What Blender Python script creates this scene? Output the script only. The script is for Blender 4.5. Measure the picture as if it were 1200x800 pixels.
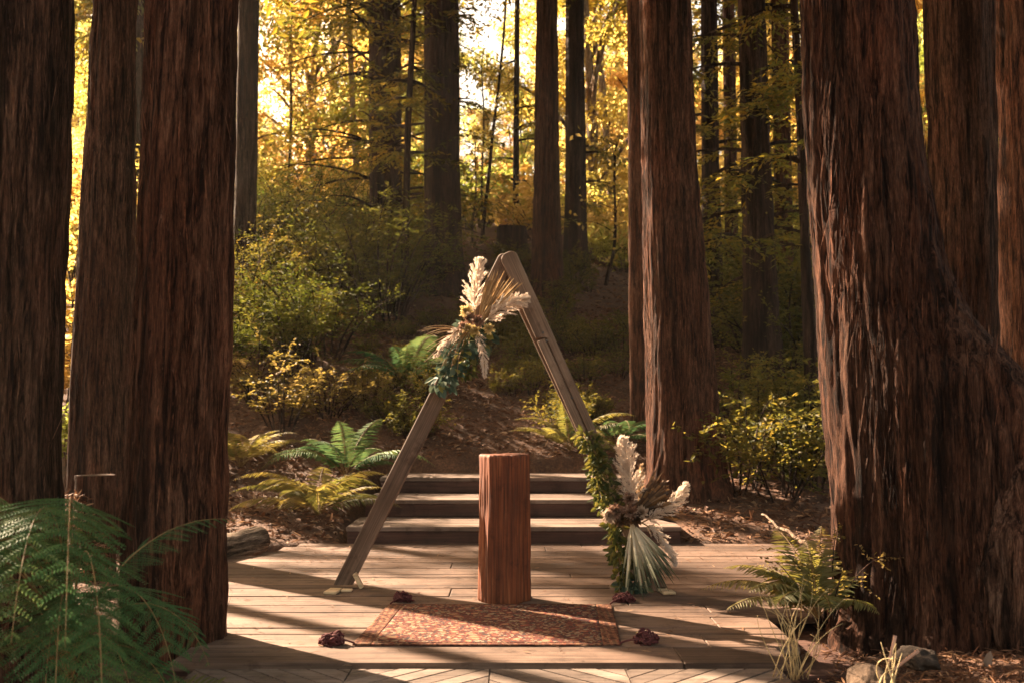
import bpy, math, random
import numpy as np
from mathutils import Vector
R = math.radians
rng = np.random.default_rng(7)
random.seed(7)
for o in list(bpy.data.objects): bpy.data.objects.remove(o)
sc = bpy.context.scene
COL = sc.collection

# ------------------------------------------------------------------ camera, sky, sun, exposure
FPX, CAMZ = 1167.0, 1.2                         # focal length in pixels of the 1200 px wide photograph
PITCH = math.atan(80 / FPX)
cd = bpy.data.cameras.new("camera"); cam = bpy.data.objects.new("camera", cd); COL.objects.link(cam)
cam.location = (0, 0, CAMZ); cam.rotation_euler = (R(90) + PITCH, 0, 0)
cd.sensor_width = 36; cd.lens = 36 * FPX / 1200; cd.clip_end = 1000; cd.clip_start = 0.05
cd.dof.use_dof = True; cd.dof.focus_distance = 6.7; cd.dof.aperture_fstop = 2.6
sc.camera = cam
SUN_EL, SUN_AZ = R(31), (-0.77, 0.64)           # the sun stands behind the trees on the left
w = bpy.data.worlds.new("World"); sc.world = w; w.use_nodes = True
wn = w.node_tree.nodes; wl = w.node_tree.links
sky = wn.new("ShaderNodeTexSky"); sky.sky_type = 'NISHITA'; sky.sun_disc = False
sky.sun_elevation = SUN_EL
sky.sun_rotation = math.atan2(SUN_AZ[0], SUN_AZ[1])
sky.air_density = 1.0; sky.dust_density = 3.0; sky.ozone_density = 0.6
tint = wn.new("ShaderNodeMix"); tint.data_type = 'RGBA'; tint.blend_type = 'MULTIPLY'
tint.inputs[0].default_value = 1.0
tint.inputs[7].default_value = (1.0, 0.74, 0.49, 1)      # warm white balance of the photograph
wl.new(sky.outputs[0], tint.inputs[6])
bg = wn["Background"]; wl.new(tint.outputs[2], bg.inputs[0]); bg.inputs[1].default_value = 0.082
sd = bpy.data.lights.new("sun", 'SUN'); sun = bpy.data.objects.new("sun", sd); COL.objects.link(sun)
sd.energy = 5.0; sd.angle = R(0.53); sd.color = (1.0, 0.755, 0.53)
_l = Vector((-SUN_AZ[0] * math.cos(SUN_EL), -SUN_AZ[1] * math.cos(SUN_EL), -math.sin(SUN_EL)))
sun.rotation_euler = _l.to_track_quat('-Z', 'Y').to_euler()
sun.location = (-20, 20, 30)
vs = sc.view_settings
sc.display_settings.display_device = 'sRGB'
vs.view_transform = 'Standard'; vs.look = 'None'; vs.gamma = 1.0; vs.use_curve_mapping = False
vs.exposure = 2.92
cy = sc.cycles
cy.use_denoising = True
cy.max_bounces = 6; cy.diffuse_bounces = 3; cy.glossy_bounces = 2; cy.transmission_bounces = 4; cy.transparent_max_bounces = 4
cy.caustics_reflective = False; cy.caustics_refractive = False
cy.sample_clamp_indirect = 4.0

# ------------------------------------------------------------------ pixel helpers (1200x800 coordinates)
CT, ST = math.cos(PITCH), math.sin(PITCH)
def ray(px, py):
    a, b = px - 600, 400 - py
    return np.array([a, FPX * CT - b * ST, FPX * ST + b * CT])
def pt(px, py, D):
    """world point seen at a pixel, on the vertical plane y = D"""
    d = ray(px, py); t = D / d[1]
    return np.array([d[0] * t, D, CAMZ + d[2] * t])
def sstep(a, b, x):
    t = np.clip((x - a) / (b - a), 0, 1); return t * t * (3 - 2 * t)

# ------------------------------------------------------------------ noise
def _h(i, j, k, s):
    n = (i * 374761393 + j * 668265263 + k * 2147483647 + s * 974634777) & 0xffffffff
    n = ((n ^ (n >> 13)) * 1274126177) & 0xffffffff
    n = ((n ^ (n >> 16)) * 2246822519) & 0xffffffff
    return ((n ^ (n >> 15)) & 0xffffff) / float(0xffffff)
def noise3(x, y, z, s=0):
    x, y, z = np.broadcast_arrays(np.asarray(x, float), np.asarray(y, float), np.asarray(z, float))
    i, j, k = np.floor(x).astype(np.int64), np.floor(y).astype(np.int64), np.floor(z).astype(np.int64)
    u, v, q = x - i, y - j, z - k
    u, v, q = u*u*(3-2*u), v*v*(3-2*v), q*q*(3-2*q)
    r = 0
    for a in (0, 1):
        for b in (0, 1):
            for c in (0, 1):
                r = r + _h(i+a, j+b, k+c, s) * (u if a else 1-u) * (v if b else 1-v) * (q if c else 1-q)
    return r
def fbm(x, y, z, s=0, o=3):
    r, a, t = 0, .5, 0
    for i in range(o):
        r = r + a * noise3(x, y, z, s + i); t += a; a *= .5; x, y, z = np.asarray(x)*2.03, np.asarray(y)*2.03, np.asarray(z)*2.03
    return r / t

# ------------------------------------------------------------------ object helpers
def mesh(name, V, faces, mat, smooth=False, tint=None):
    me = bpy.data.meshes.new(name)
    V = np.asarray(V, dtype=np.float32).reshape(-1, 3)
    if not isinstance(faces, list): faces = [faces]
    faces = [np.asarray(f, dtype=np.int32) for f in faces if len(f)]
    loops = np.concatenate([f.ravel() for f in faces])
    tot = np.concatenate([np.full(len(f), f.shape[1], np.int32) for f in faces])
    st = np.concatenate([[0], np.cumsum(tot)[:-1]]).astype(np.int32)
    me.vertices.add(len(V)); me.vertices.foreach_set("co", V.ravel())
    me.loops.add(len(loops)); me.loops.foreach_set("vertex_index", loops)
    me.polygons.add(len(tot)); me.polygons.foreach_set("loop_start", st); me.polygons.foreach_set("loop_total", tot)
    me.polygons.foreach_set("use_smooth", np.full(len(tot), bool(smooth)))
    me.update(calc_edges=True); me.validate()
    if tint is not None:
        a = me.attributes.new("tint", 'FLOAT', 'POINT'); a.data.foreach_set("value", np.asarray(tint, np.float32))
    me.materials.append(mat)
    return me
def obj(name, me, parent=None, loc=None):
    o = bpy.data.objects.new(name, me); COL.objects.link(o)
    if parent is not None: o.parent = parent
    if loc is not None: o.location = loc
    return o
def empty(name, loc):
    o = bpy.data.objects.new(name, None); COL.objects.link(o); o.location = loc; o.empty_display_size = .1
    return o
def tag(o, label=None, cat=None, group=None, kind=None):
    if label: o["label"] = label
    if cat: o["category"] = cat
    if group: o["group"] = group
    if kind: o["kind"] = kind
    return o
def copy_tree(root, loc, rz=0, s=1.0, label=None):
    r = root.copy(); COL.objects.link(r); r.location = loc; r.rotation_euler = (0, 0, rz)
    r.scale = (s, s, s) if not hasattr(s, '__len__') else s
    if label: r["label"] = label
    for ch in list(root.children):
        c = ch.copy(); COL.objects.link(c); c.parent = r
    return r
class MB:
    """collects vertices and faces of one mesh"""
    def __init__(s): s.V, s.F, s.T, s.n = [], {}, [], 0
    def add(s, V, faces, t=0.5):
        V = np.asarray(V, float).reshape(-1, 3)
        for f in (faces if isinstance(faces, list) else [faces]):
            f = np.asarray(f, np.int64)
            if len(f): s.F.setdefault(f.shape[1], []).append(f + s.n)
        s.V.append(V); s.T.append(np.broadcast_to(np.asarray(t, float), (len(V),))); s.n += len(V)
    def mesh(s, name, mat, smooth=False):
        return mesh(name, np.concatenate(s.V), [np.concatenate(f) for f in s.F.values()], mat, smooth, np.concatenate(s.T))
    def obj(s, name, mat, parent=None, smooth=False, off=None):
        if off is not None: s.V = [v - np.asarray(off) for v in s.V]
        return obj(name, s.mesh(name, mat, smooth), parent)

def unit(v):
    v = np.asarray(v, float); return v / np.maximum(np.linalg.norm(v, axis=-1, keepdims=True), 1e-9)
def leaf(P, Dr, Nr, L, W, tint, fold=.25, shape=6, bend=0.0):
    """leaf blades: base points P, directions, normals, lengths and widths -> V, F, T"""
    P = np.asarray(P, float); n = len(P)
    Dr = unit(Dr); S = unit(np.cross(Dr, Nr)); N = unit(np.cross(S, Dr))
    L = np.broadcast_to(L, (n,))[:, None]; W = np.broadcast_to(W, (n,))[:, None]
    if shape == 4:
        V = np.stack([P, P + Dr*L*.45 + S*W*.5 + N*W*fold, P + Dr*L - N*L*bend, P + Dr*L*.45 - S*W*.5 + N*W*fold], 1)
        F = np.arange(n)[:, None] * 4 + np.array([0, 1, 2, 3]); k = 4
    else:
        V = np.stack([P, P + Dr*L*.28 + S*W*.42 + N*W*fold, P + Dr*L*.68 + S*W*.36 + N*(W*fold*.8 - L*bend*.45), P + Dr*L - N*L*bend,
                      P + Dr*L*.68 - S*W*.36 + N*(W*fold*.8 - L*bend*.45), P + Dr*L*.28 - S*W*.42 + N*W*fold], 1)
        b = np.arange(n)[:, None] * 6
        F = np.concatenate([b + np.array([0, 1, 2, 3]), b + np.array([0, 3, 4, 5])]); k = 6
    return V.reshape(-1, 3), F, np.repeat(np.broadcast_to(tint, (n,)), k)
def rdirs(n, r=None):
    return unit((r or rng).normal(size=(n, 3)))
def tube(pts, rad, seg=8, cap=True):
    pts = np.asarray(pts, float); m = len(pts)
    rad = np.broadcast_to(rad, (m,))
    T = unit(np.gradient(pts, axis=0))
    ref = np.where(np.abs(T[:, 2:3]) > .95, np.array([[1., 0, 0]]), np.array([[0, 0, 1.]]))
    A = unit(np.cross(T, ref)); B = np.cross(T, A)
    th = np.linspace(0, 2*np.pi, seg, endpoint=False)
    V = pts[:, None] + rad[:, None, None] * (np.cos(th)[None, :, None]*A[:, None] + np.sin(th)[None, :, None]*B[:, None])
    i = np.arange(m-1)[:, None]*seg; j = np.arange(seg)[None]; j2 = (j+1) % seg
    F = np.stack([i+j, i+j2, i+seg+j2, i+seg+j], -1).reshape(-1, 4)
    V = V.reshape(-1, 3)
    if not cap: return V, [F]
    V = np.concatenate([V, pts[:1], pts[-1:]]); a, b = m*seg, m*seg+1
    jj = np.arange(seg); jn = (jj+1) % seg
    C = np.concatenate([np.stack([np.full(seg, a), jn, jj], -1), np.stack([np.full(seg, b), (m-1)*seg+jj, (m-1)*seg+jn], -1)])
    return V, [F, C]
def curve(p0, p1, bend, n=12):
    p0, p1 = np.asarray(p0, float), np.asarray(p1, float); t = np.linspace(0, 1, n)[:, None]
    return p0*(1-t) + p1*t + np.asarray(bend, float) * (4*t*(1-t))
def box(c, sx, sy, sz, bev=0.0, ax=None):
    """bevelled box: centre, full sizes, optional 3 axis vectors"""
    h = np.array([sx, sy, sz]) / 2; b = min(bev, h.min()*.9)
    V = []; 
    if b <= 0:
        V = np.array([[x, y, z] for z in (-1, 1) for y in (-1, 1) for x in (-1, 1)], float) * h
        F = [np.array([[0, 2, 3, 1], [4, 5, 7, 6], [0, 1, 5, 4], [2, 6, 7, 3], [0, 4, 6, 2], [1, 3, 7, 5]])]
    else:
        idx = {}
        for sz_ in (-1, 1):
            for sy_ in (-1, 1):
                for sx_ in (-1, 1):
                    for a in range(3):
                        q = h - b; q = q.copy(); q[a] = h[a]
                        idx[(sx_, sy_, sz_, a)] = len(V); V.append(np.array([sx_, sy_, sz_]) * q)
        V = np.array(V); Q = []; Tt = []
        for a in range(3):
            u, v = (a+1) % 3, (a+2) % 3
            for s in (-1, 1):
                ring = []
                for su, sv in ((-1, -1), (1, -1), (1, 1), (-1, 1)):
                    k = [0, 0, 0]; k[a] = s; k[u] = su; k[v] = sv; ring.append(idx[(*k, a)])
                Q.append(ring if s > 0 else ring[::-1])
        for a in range(3):
            u, v = (a+1) % 3, (a+2) % 3
            for su in (-1, 1):
                for sv in (-1, 1):
                    k0 = [0, 0, 0]; k1 = [0, 0, 0]; k0[a] = -1; k1[a] = 1
                    for k in (k0, k1): k[u] = su; k[v] = sv
                    q = [idx[(*k0, u)], idx[(*k1, u)], idx[(*k1, v)], idx[(*k0, v)]]
                    Q.append(q if su*sv > 0 else q[::-1])
        for sx_ in (-1, 1):
            for sy_ in (-1, 1):
                for sz_ in (-1, 1):
                    t = [idx[(sx_, sy_, sz_, a)] for a in range(3)]
                    Tt.append(t if sx_*sy_*sz_ > 0 else t[::-1])
        F = [np.array(Q), np.array(Tt)]
    if ax is not None: V = V @ np.array(ax)
    return V + np.asarray(c), F

# ------------------------------------------------------------------ materials
def mat(name):
    m = bpy.data.materials.new(name); m.use_nodes = True
    return m, m.node_tree.nodes, m.node_tree.links, m.node_tree.nodes["Principled BSDF"]
def ramp(n, stops):
    r = n.new("ShaderNodeValToRGB"); e = r.color_ramp.elements
    while len(e) < len(stops): e.new(.5)
    for i, (p, c) in enumerate(stops): e[i].position = p; e[i].color = (*c, 1)
    return r
def tnoise(n, l, scale, mscale=(1, 1, 1), detail=5, rough=.6, dist=0.0, rot=(0, 0, 0)):
    tc = n.new("ShaderNodeTexCoord"); mp = n.new("ShaderNodeMapping"); t = n.new("ShaderNodeTexNoise")
    mp.inputs['Scale'].default_value = mscale; mp.inputs['Rotation'].default_value = rot
    t.inputs['Scale'].default_value = scale; t.inputs['Detail'].default_value = detail; t.inputs['Roughness'].default_value = rough
    t.inputs['Distortion'].default_value = dist
    l.new(tc.outputs['Object'], mp.inputs[0]); l.new(mp.outputs[0], t.inputs['Vector'])
    return t
def mixc(n, l, fac, a, b, mode='MIX'):
    m = n.new("ShaderNodeMix"); m.data_type = 'RGBA'; m.blend_type = mode
    for sock, v in ((m.inputs[0], fac), (m.inputs[6], a), (m.inputs[7], b)):
        if hasattr(v, 'links') or hasattr(v, 'is_linked'): l.new(v, sock)
        elif isinstance(v, (int, float)): sock.default_value = v
        else: sock.default_value = (*v, 1)
    return m.outputs[2]
def bump(n, l, h, strength, dist, bsdf):
    b = n.new("ShaderNodeBump"); b.inputs['Strength'].default_value = strength; b.inputs['Distance'].default_value = dist
    l.new(h, b.inputs['Height']); l.new(b.outputs[0], bsdf.inputs['Normal']); return b
def leafmat(name, stops, trans, tcol=None, rough=.5, spec=.35, vary=False):
    """leaf: ramp of leaf colours by the per-leaf tint, part of the light passes through"""
    m, n, l, p = mat(name)
    a = n.new("ShaderNodeAttribute"); a.attribute_name = "tint"
    r = ramp(n, stops); l.new(a.outputs['Fac'], r.inputs[0])
    oi = n.new("ShaderNodeObjectInfo"); rv = ramp(n, [(0, (.42, .66, .42)), (.3, (.66, .86, .62)), (.55, (.92, .96, .9)), (.8, (1, .97, .95)), (1, (1.0, .78, .66))])
    l.new(oi.outputs['Random'], rv.inputs[0])
    cc = mixc(n, l, 1.0, r.outputs[0], rv.outputs[0], 'MULTIPLY') if vary else r.outputs[0]
    l.new(cc, p.inputs['Base Color']); p.inputs['Roughness'].default_value = rough
    p.inputs['Specular IOR Level'].default_value = spec
    t = n.new("ShaderNodeBsdfTranslucent")
    if tcol is None: l.new(cc, t.inputs[0])
    else:
        r2 = ramp(n, tcol); l.new(a.outputs['Fac'], r2.inputs[0]); l.new(mixc(n, l, 1.0, r2.outputs[0], rv.outputs[0], 'MULTIPLY') if vary else r2.outputs[0], t.inputs[0])
    x = n.new("ShaderNodeMixShader"); x.inputs[0].default_value = trans
    l.new(p.outputs[0], x.inputs[1]); l.new(t.outputs[0], x.inputs[2]); l.new(x.outputs[0], n["Material Output"].inputs[0])
    return m
def barkmat(name, dark, mid, light, sc_=1.0):
    """fibrous bark: long vertical furrows, fine fibres across them, grey flakes; loose strips differ by tint"""
    m, n, l, p = mat(name)
    t1 = tnoise(n, l, 32*sc_, (1, 1, .085), 8, .70, .7)
    t2 = tnoise(n, l, 110*sc_, (1, 1, .16), 4, .75, .3)
    t3 = tnoise(n, l, 1.7*sc_, (1, 1, .35), 3, .55)
    t4 = tnoise(n, l, 44*sc_, (1, 1, .22), 6, .75, .4)
    t5 = tnoise(n, l, 9*sc_, (1, 1, .05), 4, .6)
    r1 = ramp(n, [(.40, dark), (.50, mid), (.62, light)]); l.new(t1.outputs[0], r1.inputs[0])
    r2 = ramp(n, [(.35, (.45, .45, .45)), (.65, (1.4, 1.4, 1.4))]); l.new(t2.outputs[0], r2.inputs[0])
    c = mixc(n, l, 1.0, r1.outputs[0], r2.outputs[0], 'MULTIPLY')
    r3 = ramp(n, [(.36, (.75, .62, .55)), (.5, (1, 1, 1)), (.66, (1.25, 1.0, .88))]); l.new(t3.outputs[0], r3.inputs[0])
    c = mixc(n, l, 1.0, c, r3.outputs[0], 'MULTIPLY')
    r6 = ramp(n, [(.40, (.35, .33, .32)), (.47, (1, 1, 1))]); l.new(t5.outputs[0], r6.inputs[0])
    c = mixc(n, l, 1.0, c, r6.outputs[0], 'MULTIPLY')
    r4 = ramp(n, [(.60, (0, 0, 0)), (.68, (1, 1, 1))]); l.new(t4.outputs[0], r4.inputs[0])
    f = n.new("ShaderNodeMath"); f.operation = 'MULTIPLY'; f.inputs[1].default_value = .55; l.new(r4.outputs[0], f.inputs[0])
    c = mixc(n, l, f.outputs[0], c, tuple(min(1, v) for v in (light[0]*1.35, light[1]*1.5, light[2]*1.65)))
    at = n.new("ShaderNodeAttribute"); at.attribute_name = "tint"
    r5 = ramp(n, [(0, (.45, .4, .36)), (.5, (1, 1, 1)), (1, (1.9, 1.85, 1.8))]); l.new(at.outputs['Fac'], r5.inputs[0])
    c = mixc(n, l, 1.0, c, r5.outputs[0], 'MULTIPLY')
    l.new(c, p.inputs['Base Color']); p.inputs['Roughness'].default_value = .9; p.inputs['Specular IOR Level'].default_value = .12
    ad = n.new("ShaderNodeMath"); ad.operation = 'MULTIPLY_ADD'; ad.inputs[1].default_value = .4
    l.new(t2.outputs[0], ad.inputs[0]); l.new(t1.outputs[0], ad.inputs[2])
    bump(n, l, ad.outputs[0], 1.0, .03/sc_, p)
    return m
def woodmat(name, stops, axis=0, scale=6, rough=.75, grain=.38, tintvar=.3, rot=0.0):
    """sawn timber: grain runs along the given object axis, tone shifts board by board"""
    m, n, l, p = mat(name)
    s1 = [14, 14, 14]; s1[axis] = .6
    t1 = tnoise(n, l, scale*.35, tuple(s1), 6, .6, .4, (0, 0, rot))
    s2 = [60, 60, 60]; s2[axis] = 1.2
    t2 = tnoise(n, l, scale*.35, tuple(s2), 3, .6, 0, (0, 0, rot))
    t3 = tnoise(n, l, 2.2, (1, 1, 1), 4, .6)
    a = n.new("ShaderNodeAttribute"); a.attribute_name = "tint"
    add = n.new("ShaderNodeMath"); add.operation = 'MULTIPLY_ADD'; add.inputs[1].default_value = tintvar
    l.new(a.outputs['Fac'], add.inputs[0]); l.new(t1.outputs[0], add.inputs[2])
    sub = n.new("ShaderNodeMath"); sub.operation = 'SUBTRACT'; sub.inputs[1].default_value = tintvar*.5; l.new(add.outputs[0], sub.inputs[0])
    r = ramp(n, stops); l.new(sub.outputs[0], r.inputs[0])
    r2 = ramp(n, [(.32, (1-grain,)*3), (.6, (1.08,)*3)]); l.new(t2.outputs[0], r2.inputs[0])
    c = mixc(n, l, 1.0, r.outputs[0], r2.outputs[0], 'MULTIPLY')
    r3 = ramp(n, [(.35, (.66, .61, .56)), (.62, (1.08, 1.06, 1.04))]); l.new(t3.outputs[0], r3.inputs[0])
    c = mixc(n, l, 1.0, c, r3.outputs[0], 'MULTIPLY')
    t6 = tnoise(n, l, 7, (1, 1, 1), 6, .7); r7 = ramp(n, [(.36, (.62, .58, .55)), (.46, (1, 1, 1))]); l.new(t6.outputs[0], r7.inputs[0]); c = mixc(n, l, 1.0, c, r7.outputs[0], 'MULTIPLY')
    l.new(c, p.inputs['Base Color']); p.inputs['Roughness'].default_value = rough; p.inputs['Specular IOR Level'].default_value = .3
    bump(n, l, t2.outputs[0], .25, .0012, p)
    return m
def plain(name, stops, scale=8, rough=.8, bmp=.3, dist=.01, detail=5):
    m, n, l, p = mat(name)
    t = tnoise(n, l, scale, (1, 1, 1), detail, .62)
    r = ramp(n, stops); l.new(t.outputs[0], r.inputs[0]); l.new(r.outputs[0], p.inputs['Base Color'])
    p.inputs['Roughness'].default_value = rough; p.inputs['Specular IOR Level'].default_value = .25
    if bmp: bump(n, l, t.outputs[0], bmp, dist, p)
    return m
M_BARK = barkmat("redwood_bark", (.013, .0065, .0045), (.068, .032, .019), (.125, .068, .044))
M_BARK_RED = barkmat("redwood_bark_red", (.014, .006, .004), (.080, .034, .019), (.14, .069, .042))
M_BARK_BIG = barkmat("old_redwood_bark", (.010, .005, .0035), (.058, .025, .0145), (.105, .053, .033))
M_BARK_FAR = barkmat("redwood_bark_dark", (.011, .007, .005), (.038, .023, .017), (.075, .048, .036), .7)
M_BARK_PALE = barkmat("pale_bark", (.10, .075, .055), (.26, .20, .15), (.38, .31, .24), .8)
M_BURL = barkmat("mossy_bark", (.013, .0068, .005), (.062, .032, .021), (.13, .084, .062), 1.2)
M_DECK = woodmat("weathered_deck_wood", [(.25, (.058, .033, .022)), (.5, (.122, .076, .054)), (.75, (.198, .131, .098))], 0, tintvar=.4)
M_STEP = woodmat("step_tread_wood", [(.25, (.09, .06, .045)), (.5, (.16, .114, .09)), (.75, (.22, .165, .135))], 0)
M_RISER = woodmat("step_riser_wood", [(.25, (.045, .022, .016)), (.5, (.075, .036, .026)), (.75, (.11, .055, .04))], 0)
M_BEAM = woodmat("arch_timber", [(.25, (.095, .062, .044)), (.5, (.17, .115, .082)), (.75, (.25, .178, .13))], 2)
M_BLOCK = woodmat("pale_pine", [(.25, (.50, .37, .21)), (.5, (.62, .47, .29)), (.75, (.7, .56, .37))], 0, grain=.25)
M_LOGP = woodmat("redwood_heart", [(.24, (.055, .014, .006)), (.42, (.135, .036, .013)), (.56, (.20, .058, .021)), (.72, (.33, .12, .05))], 2, scale=6, rough=.75, grain=.6, tintvar=.0)

# ------------------------------------------------------------------ terrain
def gz0(x, y):
    x = np.asarray(x, float); y = np.asarray(y, float)
    low = np.where(y < 9.1, 0.0, np.clip((y - 9.1) * .235, 0, .55))
    s = .42 - .10 * sstep(1.0, 5.0, x) + .02 * sstep(-2, -7, x)
    up = np.clip(y - 11.4, 0, 9.6) * s + np.clip(y - 21.0, 0, 60) * .245 + np.clip(y - 81, 0, 400) * .12
    z = low + up
    inside = sstep(-2.5, -2.2, x) * (1 - sstep(2.4, 2.7, x)) * (1 - sstep(9.0, 9.15, y)) * sstep(2, 2.2, y)
    z = z - .14 * inside
    inside = inside * (1 - sstep(1.46, 1.56, x) * (1 - sstep(5.75, 5.9, y)))
    stp = sstep(-1.62, -1.5, x) * (1 - sstep(1.5, 1.62, x)) * sstep(8.9, 9.1, y) * (1 - sstep(11.35, 11.6, y))
    z = z * (1 - stp) - .14 * stp
    right = sstep(1.25, 2.6, x) * (1 - sstep(5.2, 6.6, y))
    z = z + .16 * right + .14 * right * inside
    z = z - .10 * sstep(-1.5, -1.9, x) * (1 - sstep(4.6, 5.4, y))
    return z
def gz(x, y):
    z = gz0(x, y); x = np.asarray(x, float); y = np.asarray(y, float)
    a = .05 + .30 * sstep(12, 17, y)
    return z + a * (fbm(x * .45, y * .45, 3.1, 5) - .5) + .05 * sstep(8.8, 12, y) * (noise3(x * 2.3, y * 2.3, .4, 9) - .5)
def ground_at(px, py):
    d = ray(px, py); d = d / d[1]
    for t in np.arange(3, 120, .03):
        p = np.array([0, 0, CAMZ]) + d * t
        if p[2] <= float(gz(p[0], p[1])): return p
    return p
def on_ground(px, D):
    x = (px - 600) / (FPX / CT) * D * 1.0
    return np.array([x, D, float(gz(x, D))])
def axis(a, b, n, c, k):
    t = np.linspace(-1, 1, n); return c + (np.sign(t) * np.abs(t)**k) * np.where(t < 0, c - a, b - c)
gx = axis(-150, 150, 340, 0, 2.3); gy = axis(-25, 330, 400, 9, 2.3)
X, Y = np.meshgrid(gx, gy); Z = gz(X, Y)
ni, nj = X.shape
ii, jj = np.meshgrid(np.arange(ni-1), np.arange(nj-1), indexing='ij'); b0 = (ii*nj + jj).ravel()
M_GROUND, n, l, p = mat("forest_floor")
t1 = tnoise(n, l, 3.0, (1, 1, 1), 8, .7); t2 = tnoise(n, l, 38, (1, 1, 1), 5, .7); t3 = tnoise(n, l, .5, (1, 1, 1), 3, .5)
r1 = ramp(n, [(.3, (.045, .022, .013)), (.5, (.10, .050, .028)), (.7, (.19, .10, .056))]); l.new(t2.outputs[0], r1.inputs[0])
r2 = ramp(n, [(.35, (.6, .55, .5)), (.65, (1.25, 1.15, 1.05))]); l.new(t1.outputs[0], r2.inputs[0])
c = mixc(n, l, 1.0, r1.outputs[0], r2.outputs[0], 'MULTIPLY')
l.new(c, p.inputs['Base Color']); p.inputs['Roughness'].default_value = .95
bump(n, l, t2.outputs[0], .8, .03, p)
g = obj("ground", mesh("ground", np.stack([X, Y, Z], -1).reshape(-1, 3), np.stack([b0, b0+1, b0+nj+1, b0+nj], -1), M_GROUND, True))
tag(g, kind="structure")

# ------------------------------------------------------------------ deck, chevron boards, steps
def plank_row(mb, y0, y1, x0, x1, ztop, th, r):
    xs = [x0]
    while xs[-1] < x1 - 2.6: xs.append(xs[-1] + r.uniform(1.9, 3.4))
    xs.append(x1)
    for a, b in zip(xs[:-1], xs[1:]):
        V, F = box(((a+b)/2, (y0+y1)/2, ztop - th/2 + r.uniform(-.0025, .001)), b-a-.005, y1-y0-.010, th, .004)
        mb.add(V, F, r.random())
mb = MB(); r = random.Random(3)
y = 4.83; first = True; nails = []
while y < 9.06:
    wd = .33 if first else r.choice([.145, .145, .21, .28, .29]); y1 = min(y + wd, 9.09)
    if y1 - y < .05: break
    xl = -1.62 if y < 5.1 else (-2.05 if y < 6.5 else -2.45); xl += r.uniform(-.03, .03)
    if y > 8.2: xl = -2.15 + (y-8.2)*.35
    xr = 1.34 if y < 5.15 else (1.50 if y < 5.75 else 2.62); xr += r.uniform(-.03, .03)
    plank_row(mb, y, y1, xl, xr, 0.0, .04, r)
    for xn in np.arange(-2.1, 2.6, .61):
        if xl + .04 < xn < xr - .04: nails += [(xn + r.uniform(-.01, .01), q) for q in ((y + .035, y1 - .035) if y1-y > .1 else (y + .05,))]
    y = y1; first = False
deck = mb.obj("wooden_deck", M_DECK); tag(deck, kind="structure")
M_NAIL = plain("rusty_nail", [(.3, (.03, .018, .012)), (.7, (.07, .04, .028))], 40, .7, 0)
nb_ = MB(); th_ = np.linspace(0, 2*np.pi, 8, endpoint=False)
for xn, yn in nails: nb_.add(np.stack([xn + .0055*np.cos(th_), yn + .0055*np.sin(th_), 0*th_ + .0022], -1), np.arange(8)[None])
tag(nb_.obj("nail_heads", M_NAIL, deck), kind="stuff")
# chevron boards in front of the deck, 2 cm lower; each board is cut at its panel's seams
def clip_poly(poly, nrm, d):
    out = []
    for i in range(len(poly)):
        a, b = poly[i], poly[(i+1) % len(poly)]; da, db = a @ nrm - d, b @ nrm - d
        if da >= 0: out.append(a)
        if (da >= 0) != (db >= 0): out.append(a + (b - a) * da / (da - db))
    return out
dk = empty("chevron_deck", (0, 0, 0)); tag(dk, kind="structure")
DW = [(.25, (.095, .068, .054)), (.5, (.165, .124, .10)), (.75, (.235, .182, .15))]
M_DECKD = {1: woodmat('chevron_boards_rising', DW, 0, rot=-R(45.6), tintvar=.5), -1: woodmat('chevron_boards_falling', DW, 0, rot=R(45.6), tintvar=.5)}
seams = [-1.50, -.76, -.105, .535, 1.27]; fy0, fy1 = 2.2, 4.81
for k, (a, b) in enumerate(zip(seams[:-1], seams[1:])):
    sg = -1 if k % 2 == 0 else 1; mb = MB()
    dirv = np.array([.70, .714*sg]); nv = np.array([-dirv[1], dirv[0]])
    for q in np.arange(-8, 8, .098):
        c0 = nv * q
        P = [c0 - dirv*9, c0 + dirv*9, c0 + dirv*9 + nv*.087, c0 - dirv*9 + nv*.087]
        for nn, d in ((np.array([1., 0]), a+.003), (np.array([-1., 0]), -(b-.003)), (np.array([0, 1.]), fy0), (np.array([0, -1.]), -fy1)):
            P = clip_poly(P, nn, d)
            if len(P) < 3: break
        if len(P) < 3: continue
        P = np.array(P); m_ = len(P); zt = -.022 + random.uniform(-.002, .001)
        V = np.concatenate([np.c_[P, np.full(m_, zt)], np.c_[P, np.full(m_, zt-.03)]])
        mb.add(V, [np.arange(m_)[None], np.stack([np.arange(m_), np.arange(m_)+m_, (np.arange(m_)+1) % m_ + m_, (np.arange(m_)+1) % m_], -1)], random.random())
    mb.obj('board_panel', M_DECKD[sg], dk)
mb = MB(); mb.add(*box((-.1, 3.5, -.12), 2.9, 2.6, .1)); mb.add(*box((.1, 7.0, -.14), 4.2, 4.1, .1)); 
o_ = mb.obj("deck_underside", M_RISER); o_.parent = deck

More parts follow.
